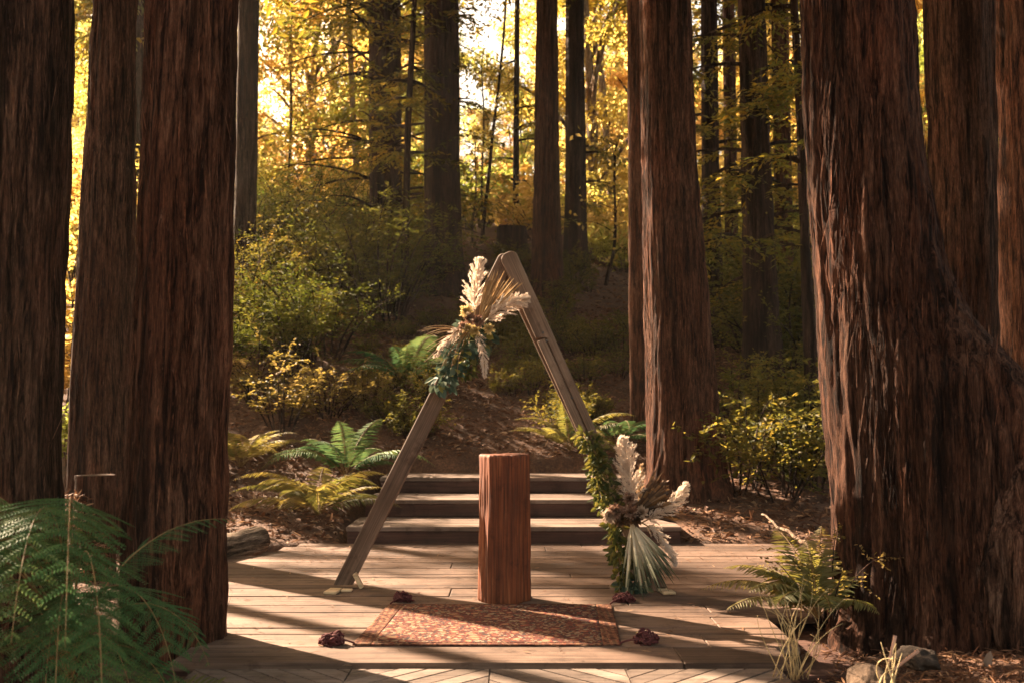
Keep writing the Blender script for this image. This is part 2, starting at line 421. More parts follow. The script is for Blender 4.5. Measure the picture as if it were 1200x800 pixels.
st = tag(empty("wooden_steps", (0, 9.09, 0)), "low dark wooden steps with three deep weathered treads behind the log pedestal", "steps")
sz = [.148, .315, .478]; sy = [9.09, 9.93, 10.76, 11.75]; sx = [(-1.50, 1.53), (-1.46, 1.30), (-1.42, 1.30)]
for k in range(3):
    mb = MB(); ym = sy[k]; nb = 3
    wd = (sy[k+1] - .03 - sy[k] + .03) / nb
    for q in range(nb):
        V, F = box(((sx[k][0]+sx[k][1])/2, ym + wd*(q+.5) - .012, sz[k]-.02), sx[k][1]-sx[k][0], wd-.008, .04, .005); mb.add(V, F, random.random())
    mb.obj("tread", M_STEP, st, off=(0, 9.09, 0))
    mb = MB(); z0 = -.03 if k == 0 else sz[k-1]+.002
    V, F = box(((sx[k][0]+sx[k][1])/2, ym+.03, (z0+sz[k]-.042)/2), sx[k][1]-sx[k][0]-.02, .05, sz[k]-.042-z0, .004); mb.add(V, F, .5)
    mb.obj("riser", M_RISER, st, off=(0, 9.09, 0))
mb = MB(); V, F = box((.55, 11.74, .55), 1.5, .06, .13, .006); mb.add(V, F, .8); mb.obj("kerb_board", M_BEAM, st, off=(0, 9.09, 0))

# ------------------------------------------------------------------ trees
def bark_disp(x, y, z, s, f=5.5):
    wx = x*f + .9*(noise3(x*2, y*2, z*.9, s+3) - .5); wy = y*f + .9*(noise3(x*2, y*2, z*.9, s+4) - .5)
    a = noise3(wx*2.1, wy*2.1, z*.7, s); b = noise3(wx*4.8, wy*4.8, z*1.3, s+1); c = noise3(wx*11, wy*11, z*8.0, s+2)
    f1 = sstep(0, .16, np.abs(a-.5)); f2 = sstep(0, .2, np.abs(b-.5))
    return (f1*.55 + f2*.35 + c*.35 + .25*noise3(x*14, y*14, z*14, s+6)) - .7
def trunk(rows, D, seed, amp=.015, nseg=96, dz=.07, flare=.25, top=22.0, base_z=None, lean_y=0.0, lobes=5, f=5.5, rough=.012):
    """trunk from silhouette rows (py, x_left, x_right) of the photograph at depth D"""
    Z, CX, RR = [], [], []
    for py, a, b in rows:
        P, Q = pt(a, py, D), pt(b, py, D); a1, a2 = math.atan2(P[0], D), math.atan2(Q[0], D)    # tangent lines to a round trunk
        am = (a1+a2)/2; Z.append(P[2]); CX.append(D*math.tan(am)); RR.append(D/math.cos(am)*math.sin((a2-a1)/2) - amp*.45)
    o = np.argsort(Z); Z, CX, RR = np.array(Z)[o], np.array(CX)[o], np.array(RR)[o]
    if base_z is None:
        cx = np.interp(Z[0], Z, CX); base_z = float(gz(cx, D))
    zt = Z[-1]
    slx = (CX[-1]-CX[0]) / max(zt-Z[0], .5)
    zs = np.concatenate([np.arange(base_z-.35, zt+.3, dz), np.linspace(zt+.3+dz, base_z+top, 40)])
    cx = np.interp(zs, Z, CX); cx = cx + np.where(zs > zt, (zs-zt)*slx*.6, 0)
    rr = np.interp(zs, Z, RR); rr = np.where(zs > zt, rr * np.clip(1-(zs-zt)/(base_z+top-zt+1)*.93, .04, 1), rr)
    k = np.array([.25, .5, .25]) if len(rows) > 2 else np.array([0, 1, 0])
    for _ in range(6): rr = np.convolve(np.pad(rr, 1, 'edge'), k, 'valid'); cx = np.convolve(np.pad(cx, 1, 'edge'), k, 'valid')
    th = np.linspace(0, 2*np.pi, nseg, endpoint=False)
    zz = zs[:, None]; tt = th[None]
    fl = np.exp(-np.clip(zz-base_z, 0, None)/.28)
    rad = rr[:, None] * (1 + flare*fl*(.6+.55*np.sin(lobes*tt+seed)*np.cos(2*tt+seed*2)) + .045*np.sin(3*tt+seed+zz*.15) + .035*np.sin(7*tt+seed*2+zz*.2))
    ux, uy = np.cos(tt), np.sin(tt)
    d = bark_disp(rr[:, None]*ux + cx[:, None], rr[:, None]*uy, zz, seed, f)
    rad = rad + amp * d + rough*np.exp(-np.clip(zz-base_z, 0, None)/.45)*(fbm(ux*7, uy*7, zz*9, seed+70)-.5)*2
    Vx = cx[:, None] + rad*ux; Vy = D + lean_y*(zz-base_z) + rad*uy; Vz = zz + 0*tt
    m_ = len(zs); i = np.arange(m_-1)[:, None]*nseg; j = np.arange(nseg)[None]; j2 = (j+1) % nseg
    F = np.stack([i+j, i+j2, i+nseg+j2, i+nseg+j], -1).reshape(-1, 4)
    base = np.array([np.interp(base_z, zs, cx), D, base_z])
    return np.stack([Vx, Vy, Vz], -1).reshape(-1, 3) - base, F, base, (zs, cx, rr)
def bark_strips(info, D, base, seed, nst, zmax):
    """loose fibrous strips of bark standing a few millimetres off the trunk"""
    rg = np.random.default_rng(seed); zs, cx, rr = info
    z = rg.uniform(base[2]+.05, zmax, nst); th = rg.uniform(np.pi*.9, np.pi*2.1, nst)
    r_ = np.interp(z, zs, rr) * 1.005; c = np.interp(z, zs, cx)
    P = np.stack([c + r_*np.cos(th), D + r_*np.sin(th), z], -1) - base
    Nn = np.stack([np.cos(th), np.sin(th), 0*th], -1)
    Dr = np.stack([rg.normal(0, .07, nst), rg.normal(0, .07, nst), np.where(rg.random(nst) < .5, 1, -1)], -1) + Nn*(rg.uniform(-.02, .08, nst) + .16*(rg.random(nst) < .12))[:, None]
    L = rg.uniform(.04, .26, nst); W = rg.uniform(.003, .012, nst)
    return leaf(P, Dr, Nn, L, W, np.where(rg.random(nst) < .18, rg.uniform(.85, 1, nst), rg.uniform(0, .75, nst)), .1, 6)

RED_RAMP = [(0, (.035, .045, .012)), (.4, (.065, .070, .016)), (.75, (.105, .090, .018)), (1, (.15, .105, .02))]
RED_TR = [(0, (.10, .12, .02)), (.4, (.22, .20, .025)), (.75, (.40, .28, .03)), (1, (.52, .31, .03))]
M_NEEDLE = leafmat("redwood_needles", RED_RAMP, .5, RED_TR, .55)
GOLD_RAMP = [(0, (.06, .055, .014)), (.35, (.11, .085, .022)), (.7, (.16, .112, .035)), (1, (.2, .13, .05))]
GOLD_TR = [(0, (.40, .31, .06)), (.35, (.70, .50, .12)), (.7, (.88, .62, .20)), (1, (.95, .74, .36))]
M_GOLD = leafmat("golden_leaves", GOLD_RAMP, .72, GOLD_TR, .5, .2, vary=True)
M_SHRUB = leafmat("shrub_leaves", [(0, (.030, .040, .012)), (.4, (.055, .060, .015)), (.8, (.10, .085, .02)), (1, (.15, .11, .03))], .42,
                  [(0, (.12, .13, .02)), (.4, (.20, .18, .03)), (.8, (.32, .24, .035)), (1, (.42, .27, .04))], .6, .15)
def sprays(anchors, dirs, n_leaf, length, lsz, rg, droop=.35, side=.55):
    """flat drooping sprays of needles: one twig each, leaflets left and right of it"""
    m_ = len(anchors); t = np.tile(np.linspace(.1, 1, n_leaf), m_)
    A = np.repeat(anchors, n_leaf, 0); Dd = np.repeat(unit(dirs), n_leaf, 0)
    Ln = np.repeat(length, n_leaf) if hasattr(length, '__len__') else length
    P = A + Dd*(t*Ln)[:, None]; P[:, 2] -= droop*Ln*t**2
    up = np.array([0, 0, 1.]); S = unit(np.cross(Dd, up) + 1e-6)
    sg = np.where(np.arange(len(P)) % 2 == 0, 1., -1.)[:, None]
    Dr = Dd*.6 + S*sg*side*1.5 + rg.normal(0, .25, P.shape); Dr[:, 2] -= .25
    Nn = unit(up + rg.normal(0, .45, P.shape))
    ti = np.clip(np.repeat(rg.random(m_), n_leaf)*.65 + rg.random(len(P))*.35, 0, 1)
    return leaf(P, Dr, Nn, lsz*rg.uniform(.6, 1.2, len(P)), lsz*.36*rg.uniform(.7, 1.2, len(P)), ti, .12, 4)
def crown_mesh(seed, z0=7.0, z1=22.0, r0=3.4, nb=120, lsz=.20, dens=20):
    rg = np.random.default_rng(seed)
    z = z0 + (z1-z0)*rg.random(nb)**1.1; th = rg.uniform(0, 2*np.pi, nb)
    ln = r0 * (1-(z-z0)/(z1-z0)*.8) * rg.uniform(.6, 1.15, nb)
    mb = MB(); AA, DD = [], []
    for k in range(nb):
        d = np.array([np.cos(th[k]), np.sin(th[k]), rg.uniform(-.05, .25)])
        for q in np.arange(.18, 1.01, .09):
            p = np.array([0, 0, z[k]]) + d*ln[k]*q; p[2] -= .22*ln[k]*q*q
            sd_ = unit(d + np.array([*rg.normal(0, .8, 2), rg.normal(-.1, .2)])); AA.append(p); DD.append(sd_)
    AA, DD = np.array(AA), np.array(DD)
    V, F, T = sprays(AA, DD, dens, .9, lsz, rg); mb.add(V, F, T)
    return mb.mesh("crown", M_NEEDLE)
CROWNS = [crown_mesh(100+k) for k in range(3)]
def limbs_mb(rg, rr_fn, zs, lens, dirs, base):
    mb = MB()
    for z, L, d in zip(zs, lens, dirs):
        c = rr_fn(z); p0 = np.array([c[0], c[1], z]); p1 = p0 + np.array(d)*L; p1[2] -= .1*L
        mb.add(*tube(curve(p0, p1, (0, 0, .08*L), 7) - base, np.linspace(.035, .006, 7), 6))
    return mb
def in_frame_foliage(t, info, D, base, zlo, zhi, nb, rmax, lsz, seed, dens=12, az=None):
    """low live sprays on a trunk, with their thin limbs"""
    rg = np.random.default_rng(seed); zs_, cx, rr = info
    z = rg.uniform(zlo, zhi, nb); th = rg.uniform(0, 2*np.pi, nb) if az is None else rg.uniform(az[0], az[1], nb)
    AA, DD = [], []; lens = rmax*rg.uniform(.45, 1.1, nb)
    dirs = np.stack([np.cos(th), np.sin(th), rg.uniform(-.1, .2, nb)], -1)
    for k in range(nb):
        c = np.array([np.interp(z[k], zs_, cx), D, z[k]])
        for q in np.arange(.25, 1.01, .08):
            p = c + dirs[k]*lens[k]*q; p[2] -= .12*lens[k]*q*q
            AA.append(p - base); DD.append(unit(dirs[k] + np.array([*rg.normal(0, .75, 2), rg.normal(-.15, .2)])))
    V, F, T = sprays(np.array(AA), np.array(DD), dens, .5*rmax**.5, lsz, rg)
    fb = MB(); fb.add(V, F, T); fb.obj("foliage", M_NEEDLE, t)
    limbs_mb(rg, lambda zz: (np.interp(zz, zs_, cx), D), z, lens, dirs, base).obj("limbs", M_BARK_FAR, t)
def tree(label, rows, D, seed, bark=M_BARK, name="redwood_tree", group="redwood trunks around the clearing", crown=True, strips=0, foliage=None, cat="tree", **kw):
    V, F, base, info = trunk(rows, D, seed, **kw)
    t = tag(empty(name, base), label, cat, group)
    mb = MB(); mb.add(V, F, .5)
    if strips: mb.add(*bark_strips(info, D, base, seed+5, strips, min(base[2]+4.2, 4.6)))
    mb.obj("trunk", bark, t, True)
    if crown:
        c = obj("crown", CROWNS[seed % 3], t); c.rotation_euler = (0, 0, seed*1.7); s_ = kw.get('top', 22.0)/22.0; c.scale = (s_, s_, s_)
    if foliage:
        for fo in foliage: in_frame_foliage(t, info, D, base, *fo)
    return t
tree("massive dark redwood cut off by the photo's left edge, behind the big green fern",
     [(0, -120, 85), (200, -124, 80), (400, -130, 72), (560, -134, 69), (760, -140, 84)], 5.2, 11, M_BARK, strips=2600, nseg=240, dz=.03, amp=.028)
tree("dark redwood with a thin sunlit left edge, second trunk from the left",
     [(0, 107, 160), (200, 95, 158), (400, 82, 156), (555, 76, 158), (632, 70, 166)], 8.8, 12, M_BARK, strips=1200, nseg=160, dz=.04, amp=.024)
tree("thick redwood at the deck's front left corner, its base beside the big green fern",
     [(0, 170, 278), (200, 163, 274), (400, 152, 270), (500, 147, 268), (600, 140, 264), (700, 140, 263), (745, 138, 261)], 5.35, 13, M_BARK_RED, strips=2600, nseg=230, dz=.028, amp=.024, flare=.06)
tree("slim dark redwood half hidden behind the thick trunk at the deck's left corner",
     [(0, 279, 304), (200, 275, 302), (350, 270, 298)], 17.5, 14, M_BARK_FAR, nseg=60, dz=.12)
tree("large redwood standing right behind the steps, with a sunlit stripe down its left side",
     [(0, 750, 809), (200, 752, 817), (400, 755, 834), (500, 757, 843), (560, 759, 850), (603, 757, 860)], 10.65, 15, M_BARK_RED, strips=2200, nseg=220, dz=.04, amp=.03, flare=.22, f=6.5)
tree("narrower redwood fused against the back left of the large trunk behind the steps",
     [(0, 735, 766), (200, 736, 768), (400, 737, 775), (495, 739, 780)], 12.6, 16, M_BARK_RED, nseg=90, dz=.06, flare=.1, strips=200)
big = tree("enormous redwood on the right with a swollen mossy base beside the sunlit fern",
     [(0, 938, 1076), (100, 940, 1079), (200, 946, 1088), (300, 952, 1108), (340, 955, 1122), (380, 957, 1146), (410, 959, 1176), (440, 961, 1206), (500, 966, 1232), (600, 974, 1244), (700, 976, 1250), (750, 970, 1256)],
     5.6, 17, M_BARK_BIG, strips=5000, nseg=330, dz=.024, amp=.036, flare=.05, f=5.0, rough=.05)
tree("dark redwood standing behind the enormous right trunk, its left edge catching sun",
     [(0, 1082, 1170), (200, 1089, 1171), (380, 1093, 1174), (560, 1095, 1180)], 9.0, 18, M_BARK, strips=900, nseg=140, dz=.05, amp=.024)
tree("redwood cut off by the photo's right edge, with peeling sunlit bark",
     [(0, 1168, 1250), (200, 1171, 1256), (400, 1173, 1264), (600, 1176, 1280)], 8.0, 19, M_BARK_RED, strips=1000, nseg=140, dz=.05, amp=.026)
tree("straight dark redwood rising behind the pampas flowers at the arch's peak",
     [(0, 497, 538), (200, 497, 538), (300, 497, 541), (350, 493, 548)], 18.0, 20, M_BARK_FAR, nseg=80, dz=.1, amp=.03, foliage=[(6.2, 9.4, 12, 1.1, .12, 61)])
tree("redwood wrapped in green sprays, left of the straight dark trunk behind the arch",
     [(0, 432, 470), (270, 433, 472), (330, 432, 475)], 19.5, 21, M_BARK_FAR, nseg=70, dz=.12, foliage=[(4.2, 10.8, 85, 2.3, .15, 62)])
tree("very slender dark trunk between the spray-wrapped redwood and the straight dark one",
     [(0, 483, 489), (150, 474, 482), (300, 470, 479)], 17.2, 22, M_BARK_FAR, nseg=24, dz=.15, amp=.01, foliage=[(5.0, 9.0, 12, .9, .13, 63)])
tree("tall redwood above the right beam of the arch, left one of the close pair",
     [(0, 629, 654), (200, 626, 656), (300, 624, 659), (365, 620, 664)], 17.4, 23, M_BARK, nseg=80, dz=.1, amp=.026)
tree("dark redwood just right of the similar trunk above the arch's right beam",
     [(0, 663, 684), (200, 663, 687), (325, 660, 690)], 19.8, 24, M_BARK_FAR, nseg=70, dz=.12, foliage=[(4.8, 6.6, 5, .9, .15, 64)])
tree("thin dark trunk on the ridge directly above the arch's peak",
     [(0, 603, 609), (270, 600, 608)], 24.0, 25, M_BARK_FAR, nseg=24, dz=.3, amp=.01, foliage=[(6.5, 12.0, 9, .9, .14, 65)])
tree("pale leaning trunk in the golden thicket, left of the large redwood behind the steps",
     [(0, 695, 703), (100, 701, 709), (220, 711, 720), (290, 716, 726)], 29.0, 26, M_BARK_PALE, "pale_tree", nseg=24, dz=.3, amp=.012)
tree("dark redwood just right of the large trunk behind the steps",
     [(0, 821, 840), (200, 822, 843), (300, 821, 846), (400, 820, 848)], 16.0, 27, M_BARK_FAR, nseg=60, dz=.12, foliage=[(3.2, 8.5, 18, 1.1, .14, 66)])
tree("dark redwood with a wide base in the bushes between the two biggest right trunks",
     [(0, 864, 897), (200, 868, 904), (350, 871, 912), (445, 868, 920)], 13.6, 28, M_BARK_FAR, nseg=80, dz=.08, amp=.03, foliage=[(3.0, 7.2, 34, 1.25, .12, 67)])
tree("reddish trunk in shade behind the bushes, left of the enormous right redwood",
     [(0, 903, 924), (200, 907, 928), (420, 910, 934)], 17.0, 29, M_BARK_RED, nseg=50, dz=.15, foliage=[(3.5, 8.8, 24, 1.2, .14, 68)])
tree("slim nearly black trunk hugging the left outline of the enormous right redwood",
     [(0, 926, 935), (100, 931, 941), (300, 938, 950), (470, 943, 963)], 12.2, 30, M_BARK_FAR, nseg=40, dz=.1, amp=.012, foliage=[(2.6, 6.4, 14, .8, .11, 69)])
tree("narrow trunk between the two dark trunks right of the large redwood",
     [(0, 846, 861), (200, 849, 864), (400, 850, 867)], 18.5, 31, M_BARK, nseg=40, dz=.15)
tree("bluish grey thin trunk left of the spray-wrapped redwood",
     [(0, 405, 411), (130, 410, 417), (200, 414, 422), (260, 416, 424)], 27.0, 32, M_BARK_PALE, "pale_tree", nseg=24, dz=.3, amp=.012)
# swollen root burl of the enormous right trunk
rg = np.random.default_rng(5)
th = np.linspace(0, 2*np.pi, 240, endpoint=False); ph = np.linspace(0, np.pi, 150)
T_, P_ = np.meshgrid(th, ph)
cen = pt(1205, 640, 5.48); cen[2] = .12
ux, uy, uz = np.cos(T_)*np.sin(P_), np.sin(T_)*np.sin(P_), np.cos(P_)
bx_, by_, bz_ = ux*.56, uy*.80, np.where(uz > 0, uz*1.22, uz*.5)
bx_ = bx_ * (1 - .28*np.clip(uz, 0, 1)) 
d = .10*(fbm(bx_*2.4+3, by_*2.4, bz_*2.0, 40)-.5)*2 + .035*bark_disp(bx_+9, by_+4, bz_*.8, 44, 8) + .03*(fbm(bx_*12, by_*12, bz_*5, 47)-.5)
V = np.stack([bx_ + ux*d, by_ + uy*d, bz_ + uz*d*.5], -1).reshape(-1, 3) + cen - np.array(big.location)
i = np.arange(149)[:, None]*240; j = np.arange(240)[None]; j2 = (j+1) % 240
mb = MB(); mb.add(V, np.stack([i+j, i+240+j, i+240+j2, i+j2], -1).reshape(-1, 4))
nf = 2600; rgf = np.random.default_rng(6); kk = rgf.integers(0, len(V), nf); o0 = cen - np.array(big.location); Nf = unit(V[kk] - o0)
keep = (Nf[:, 1] < .2) & (Nf[:, 2] > -.1); kk, Nf = kk[keep], Nf[keep]; nf = len(kk)
mb.add(*leaf(V[kk] + Nf*.004, rgf.normal(0, .12, (nf, 3)) + np.array([0, 0, -1.]) + Nf*.12, Nf, rgf.uniform(.02, .10, nf), rgf.uniform(.004, .014, nf), np.where(rgf.random(nf) < .45, 1.0, rgf.random(nf)), .1, 6))
tag(mb.obj("burl", M_BURL, big, True), "swollen mossy burl at the foot of the trunk")

# redwoods added at the left, mostly out of view, so that they shade the clearing
SHADE_CROWN = crown_mesh(140, 8.6, 24.0, 3.6, 190, .38, 13); SHADE_THIN = crown_mesh(141, 8.6, 24.0, 3.6, 120, .30, 9); SHADE_LOW = crown_mesh(142, 8.6, 10.2, 3.6, 26, .34, 8)
def shade_xy(u, sd_): return (.64*u + .77*sd_, .77*u - .64*sd_)      # u across the sunlight, sd_ along it
for k, (u, sd_, r_, cr, zoff, s_) in enumerate([(4.45, -16.2, .30, 0, 2.0, .46), (2.75, -12.0, .36, 0, -.5, .5), (13.0, -23, .4, 0, -3.9, .6), (6.0, -21, .14, 2, 0, .5), (2.0, -10.5, .4, 0, -2.0, .5), (11.4, -26.0, .3, 1, -4.2, .5), (3.62, -14.5, .11, 1, 1.0, .25), (8.62, -24, .20, 1, 2.0, .25)]):
    x, y = shade_xy(u, sd_); zb = float(gz(x, y)); nseg = 40
    zs = np.linspace(-.3, 26, 60); th = np.linspace(0, 2*np.pi, nseg, endpoint=False)
    rr = r_*np.clip(1 - zs/28, .05, 1)
    V = np.stack([rr[:, None]*np.cos(th), rr[:, None]*np.sin(th), zs[:, None] + 0*th], -1).reshape(-1, 3)
    i = np.arange(59)[:, None]*nseg; j = np.arange(nseg)[None]; j2 = (j+1) % nseg
    t = tag(empty("redwood_tree", (x, y, zb)), "redwood added at the left to shade the clearing", "tree", "redwoods added at the left to shade the clearing")
    mb = MB(); mb.add(V, np.stack([i+j, i+j2, i+nseg+j2, i+nseg+j], -1).reshape(-1, 4)); mb.obj("trunk", M_BARK_FAR, t, True)
    c = obj("crown", (SHADE_CROWN, SHADE_THIN, SHADE_LOW)[cr], t); c.rotation_euler = (0, 0, k*2.1); c.location = (0, 0, zoff if cr < 2 else 9.2 - zb - 8.6); c.scale = (s_, s_, 1)

# ------------------------------------------------------------------ golden trees on the far hillside
def leafy_tree(seed, h, rad, nleaf, lsz, m_leaf, clumps=26, lowest=.12):
    rg = np.random.default_rng(seed)
    C = []; 
    for k in range(clumps):
        f = lowest + (1-lowest)*rg.random(); rr = rad*np.sin(np.pi*np.clip(f*.8+.12, 0, 1))*rg.uniform(.2, 1)
        a = rg.uniform(0, 2*np.pi); C.append([rr*np.cos(a), rr*np.sin(a), h*f])
    C = np.array(C); cs = rg.uniform(.22, .55, clumps)*rad*.62
    k = rg.integers(0, clumps, nleaf)
    off = rdirs(nleaf, rg)*(rg.random(nleaf)**.42)[:, None]*np.array([1.15, 1.15, .62])
    P = C[k] + off*cs[k][:, None]
    Dr = unit(rdirs(nleaf, rg) + np.array([0, 0, -.35])); Nn = rdirs(nleaf, rg) + np.array([0, 0, .5])
    ti = np.clip(rg.random(clumps)[k]*.6 + rg.random(nleaf)*.4, 0, 1)
    lb = MB(); lb.add(*leaf(P, Dr, Nn, lsz*rg.uniform(.6, 1.3, nleaf), lsz*.62*rg.uniform(.7, 1.2, nleaf), ti, .15, 4))
    tb = MB(); lean = rg.normal(0, .05*h, 2); tt = np.linspace(0, 1, 12)[:, None]
    ax = np.c_[lean[0]*tt**2, lean[1]*tt**2, tt*h*.92 - .25]
    tb.add(*tube(ax, np.linspace(.017*h, .004*h, 12), 8))
    for q in range(min(clumps, 16)):
        f = np.clip(C[q][2]/h - .16, .05, .85); p0 = np.array([lean[0]*f**2, lean[1]*f**2, f*h*.92])
        tb.add(*tube(curve(p0, C[q], (0, 0, .04*h), 7), np.linspace(.007*h, .002*h, 7), 5))
    return lb.mesh("crown", m_leaf), tb.mesh("trunk", M_BARK_PALE if seed % 2 else M_BARK_FAR, True)
protos = []
for k in range(5):
    cm, tm = leafy_tree(300+k, 9.0, 2.6, 11000, .14, M_GOLD, 40)
    t = tag(empty("golden_tree", (0, 0, 0)), "golden-leaved tree in the sunlit thicket on the far hillside", "tree", "golden trees on the far hillside")
    obj("trunk", tm, t); obj("crown", cm, t); protos.append(t)
rp = random.Random(21); spots = []; lows = []
tries = 0
while len(spots) < 80 and tries < 6000:
    tries += 1
    D = rp.uniform(27, 64); px = rp.uniform(-420, 1500); x = (px-600)/FPX*D
    if -40 < px < 235 and not 62 < px < 96 and rp.random() < .85: continue
    if (px < -40 or px > 1240) and rp.random() < .6: continue
    if px < -40 and 3.5 < .64*x + .77*D < 22: continue      # keep the sun's way to the clearing open
    low = abs(px-560) < 6 + 1900/D or abs(px-306) < 1100/D
    if low and rp.random() < .2: continue
    if any((x-a)**2 + (D-b)**2 < 2.3**2 for a, b in spots): continue
    spots.append((x, D)); lows.append(low)
for k, (x, y) in enumerate(spots):
    s_ = rp.uniform(.85, 1.4) if not lows[k] else rp.uniform(.34, .55); loc = (x, y, float(gz(x, y)) - .1)
    if k < 5: t = protos[k]; t.location = loc; t.scale = (s_,)*3; t.rotation_euler = (0, 0, rp.uniform(0, 6.28))
    else: copy_tree(protos[k % 5], loc, rp.uniform(0, 6.28), s_)
# slender saplings against the bright gap
def sapling(label, pts_, D, r0, seed, nl=260, lsz=.12):
    P = np.array([pt(a, b, D) for a, b in pts_]); base = P[0].copy(); base[2] = float(gz(base[0], D)); P[0, 2] = base[2]-.1
    t_ = np.linspace(0, 1, len(P)); tt = np.linspace(0, 1, 20); ax = np.stack([np.interp(tt, t_, P[:, q]) for q in range(3)], -1)
    rg = np.random.default_rng(seed)
    ax[:, 0] += .03*np.sin(np.linspace(0, 9, 20)+seed)
    t = tag(empty("sapling", base), label, "sapling", "slender saplings on the ridge")
    tb = MB(); tb.add(*tube(ax-base, np.linspace(r0, r0*.45, 20), 7)); 
    k = rg.integers(5, 20, 14); tips = ax[k] + rdirs(14, rg)*np.array([.7, .4, .3]) + np.array([0, 0, .25])
    for q in range(14): tb.add(*tube(curve(ax[k[q]], tips[q], (0, 0, .05), 6) - base, np.linspace(r0*.3, r0*.1, 6), 5))
    tb.obj("trunk", M_BARK_FAR, t, True)
    q = rg.integers(0, 14, nl); f = rg.random(nl)[:, None]
    Pl = ax[k[q]]*(1-f) + tips[q]*f + rg.normal(0, .12, (nl, 3)) - base
    lb = MB(); lb.add(*leaf(Pl, rdirs(nl, rg)+np.array([0, 0, -.4]), rdirs(nl, rg), lsz*rg.uniform(.6, 1.2, nl), lsz*.5, rg.random(nl), .2, 4)); lb.obj("crown", M_GOLD, t)
sapling("straight bare sapling in the bright sky gap left of the arch's peak", [(565, 310), (566, 200), (565, 82)], 23.0, .035, 1, 120)
sapling("sapling leaning right with a forked top in the bright sky gap", [(562, 300), (575, 200), (583, 110), (592, 0), (596, -60)], 22.0, .045, 2)
sapling("shortest sapling beside the straight dark trunk left of the sky gap", [(554, 300), (556, 230), (559, 160)], 22.5, .03, 3, 80)
sapling("dark crooked sapling in front of the golden patch left of the large redwood", [(711, 350), (717, 300), (722, 240), (721, 170)], 18.5, .04, 4, 320)
sapling("thin sapling in the golden thicket at the upper left", [(339, 190), (340, 130), (342, 70), (341, 0)], 27.0, .05, 5, 320, .17)

# ------------------------------------------------------------------ shrubs
def shrub_mesh(seed, h, rad, nst, per, lsz, m_leaf, wl=.5, shape=6, up=.5):
    rg = np.random.default_rng(seed); tb = MB(); PP, DD, NN, TT = [], [], [], []
    for k in range(nst):
        a = rg.uniform(0, 2*np.pi); q = rg.random()**.6; L = h*rg.uniform(.6, 1.1)
        p0 = np.array([.12*rad*np.cos(a), .12*rad*np.sin(a), -.08]); p1 = np.array([rad*q*np.cos(a), rad*q*np.sin(a), L*(1-.35*q)])
        c = curve(p0, p1, (rg.normal(0, .06*h), rg.normal(0, .06*h), .12*h), 10); tb.add(*tube(c, np.linspace(.011, .003, 10)*h**.5, 5), t=.5)
        tw = rg.random()
        for b in range(per):
            f = rg.uniform(.25, 1.0); i0 = f*9; p = np.array([np.interp(i0, range(10), c[:, w_]) for w_ in range(3)])
            tipd = unit(rdirs(1, rg)[0]*np.array([1, 1, .5]) + np.array([np.cos(a), np.sin(a), .35])*.6)
            tl = rg.uniform(.12, .3)*h; m_ = 7
            for s in np.linspace(.15, 1, m_):
                PP.append(p + tipd*tl*s + np.array([0, 0, -.08*tl*s*s])); sd_ = unit(np.cross(tipd, [0, 0, 1.]) + 1e-5)
                DD.append(unit(tipd*.7 + sd_*rg.choice([-1, 1])*1.0 + rg.normal(0, .3, 3))); NN.append(unit(np.array([0, 0, 1.]) + rg.normal(0, .5, 3)))
                TT.append(np.clip(tw*.5 + rg.random()*.5, 0, 1))
    nl = len(PP); lb = MB()
    lb.add(*leaf(np.array(PP), np.array(DD), np.array(NN), lsz*rg.uniform(.55, 1.2, nl), lsz*wl*rg.uniform(.8, 1.2, nl), np.array(TT), .18, shape, .12))
    return lb.mesh("leaves", m_leaf), tb.mesh("stems", M_BARK_FAR, True)
M_GSHRUB = leafmat("yellowing_leaves", [(0, (.05, .046, .016)), (.4, (.10, .075, .025)), (.8, (.17, .115, .05)), (1, (.22, .15, .08))], .42,
                   [(0, (.20, .16, .03)), (.5, (.32, .23, .05)), (1, (.45, .30, .11))], .6, .15)
SH = [shrub_mesh(400+k, 1.0, .75, 14, 16, .062, M_SHRUB, .5) for k in range(4)]
SF = [shrub_mesh(460+k, 1.0, .85, 18, 20, .042, M_SHRUB, .5, 4) for k in range(4)]
M_SHADE = leafmat("shade_leaves", [(0, (.030, .036, .012)), (.4, (.055, .056, .017)), (.8, (.095, .080, .024)), (1, (.15, .10, .032))], .42,
                  [(0, (.11, .11, .02)), (.4, (.19, .17, .03)), (.8, (.31, .235, .04)), (1, (.42, .27, .05))], .65, .15, vary=True)
SD = [shrub_mesh(480+k, 1.0, .85, 16, 20, .034, M_SHADE, .5, 4) for k in range(2)] + [shrub_mesh(490+k, 1.1, .7, 12, 30, .06, M_SHADE, .2, 4) for k in range(2)]
SG = [shrub_mesh(420+k, 1.0, .7, 14, 13, .055, M_GSHRUB, .55) for k in range(2)]
SB = [shrub_mesh(440+k, 1.0, .85, 16, 18, .075, M_GOLD, .6, 4) for k in range(2)]
def shrub(me2, loc, s, label, group, rz=0, sink=.04):
    t = tag(empty("shrub", (loc[0], loc[1], loc[2]-sink)), label, "shrub", group); t.scale = s if hasattr(s, '__len__') else (s,)*3
    t.rotation_euler = (0, 0, rz); obj("stems", me2[1], t); obj("leaves", me2[0], t); return t
rp = random.Random(5)
n_ = 0
while n_ < 60:      # small plants dotted over the bare slope
    px = rp.uniform(430, 745); D = rp.uniform(12.0, 16.5); x = (px-600)/FPX*D
    if 520 < px < 640 and D < 13.2: continue
    shrub(SH[n_ % 4], (x, D, float(gz(x, D))), rp.uniform(.25, .65), "small leafy plant on the bare brown slope behind the steps", "small plants on the bare slope", rp.uniform(0, 6)); n_ += 1
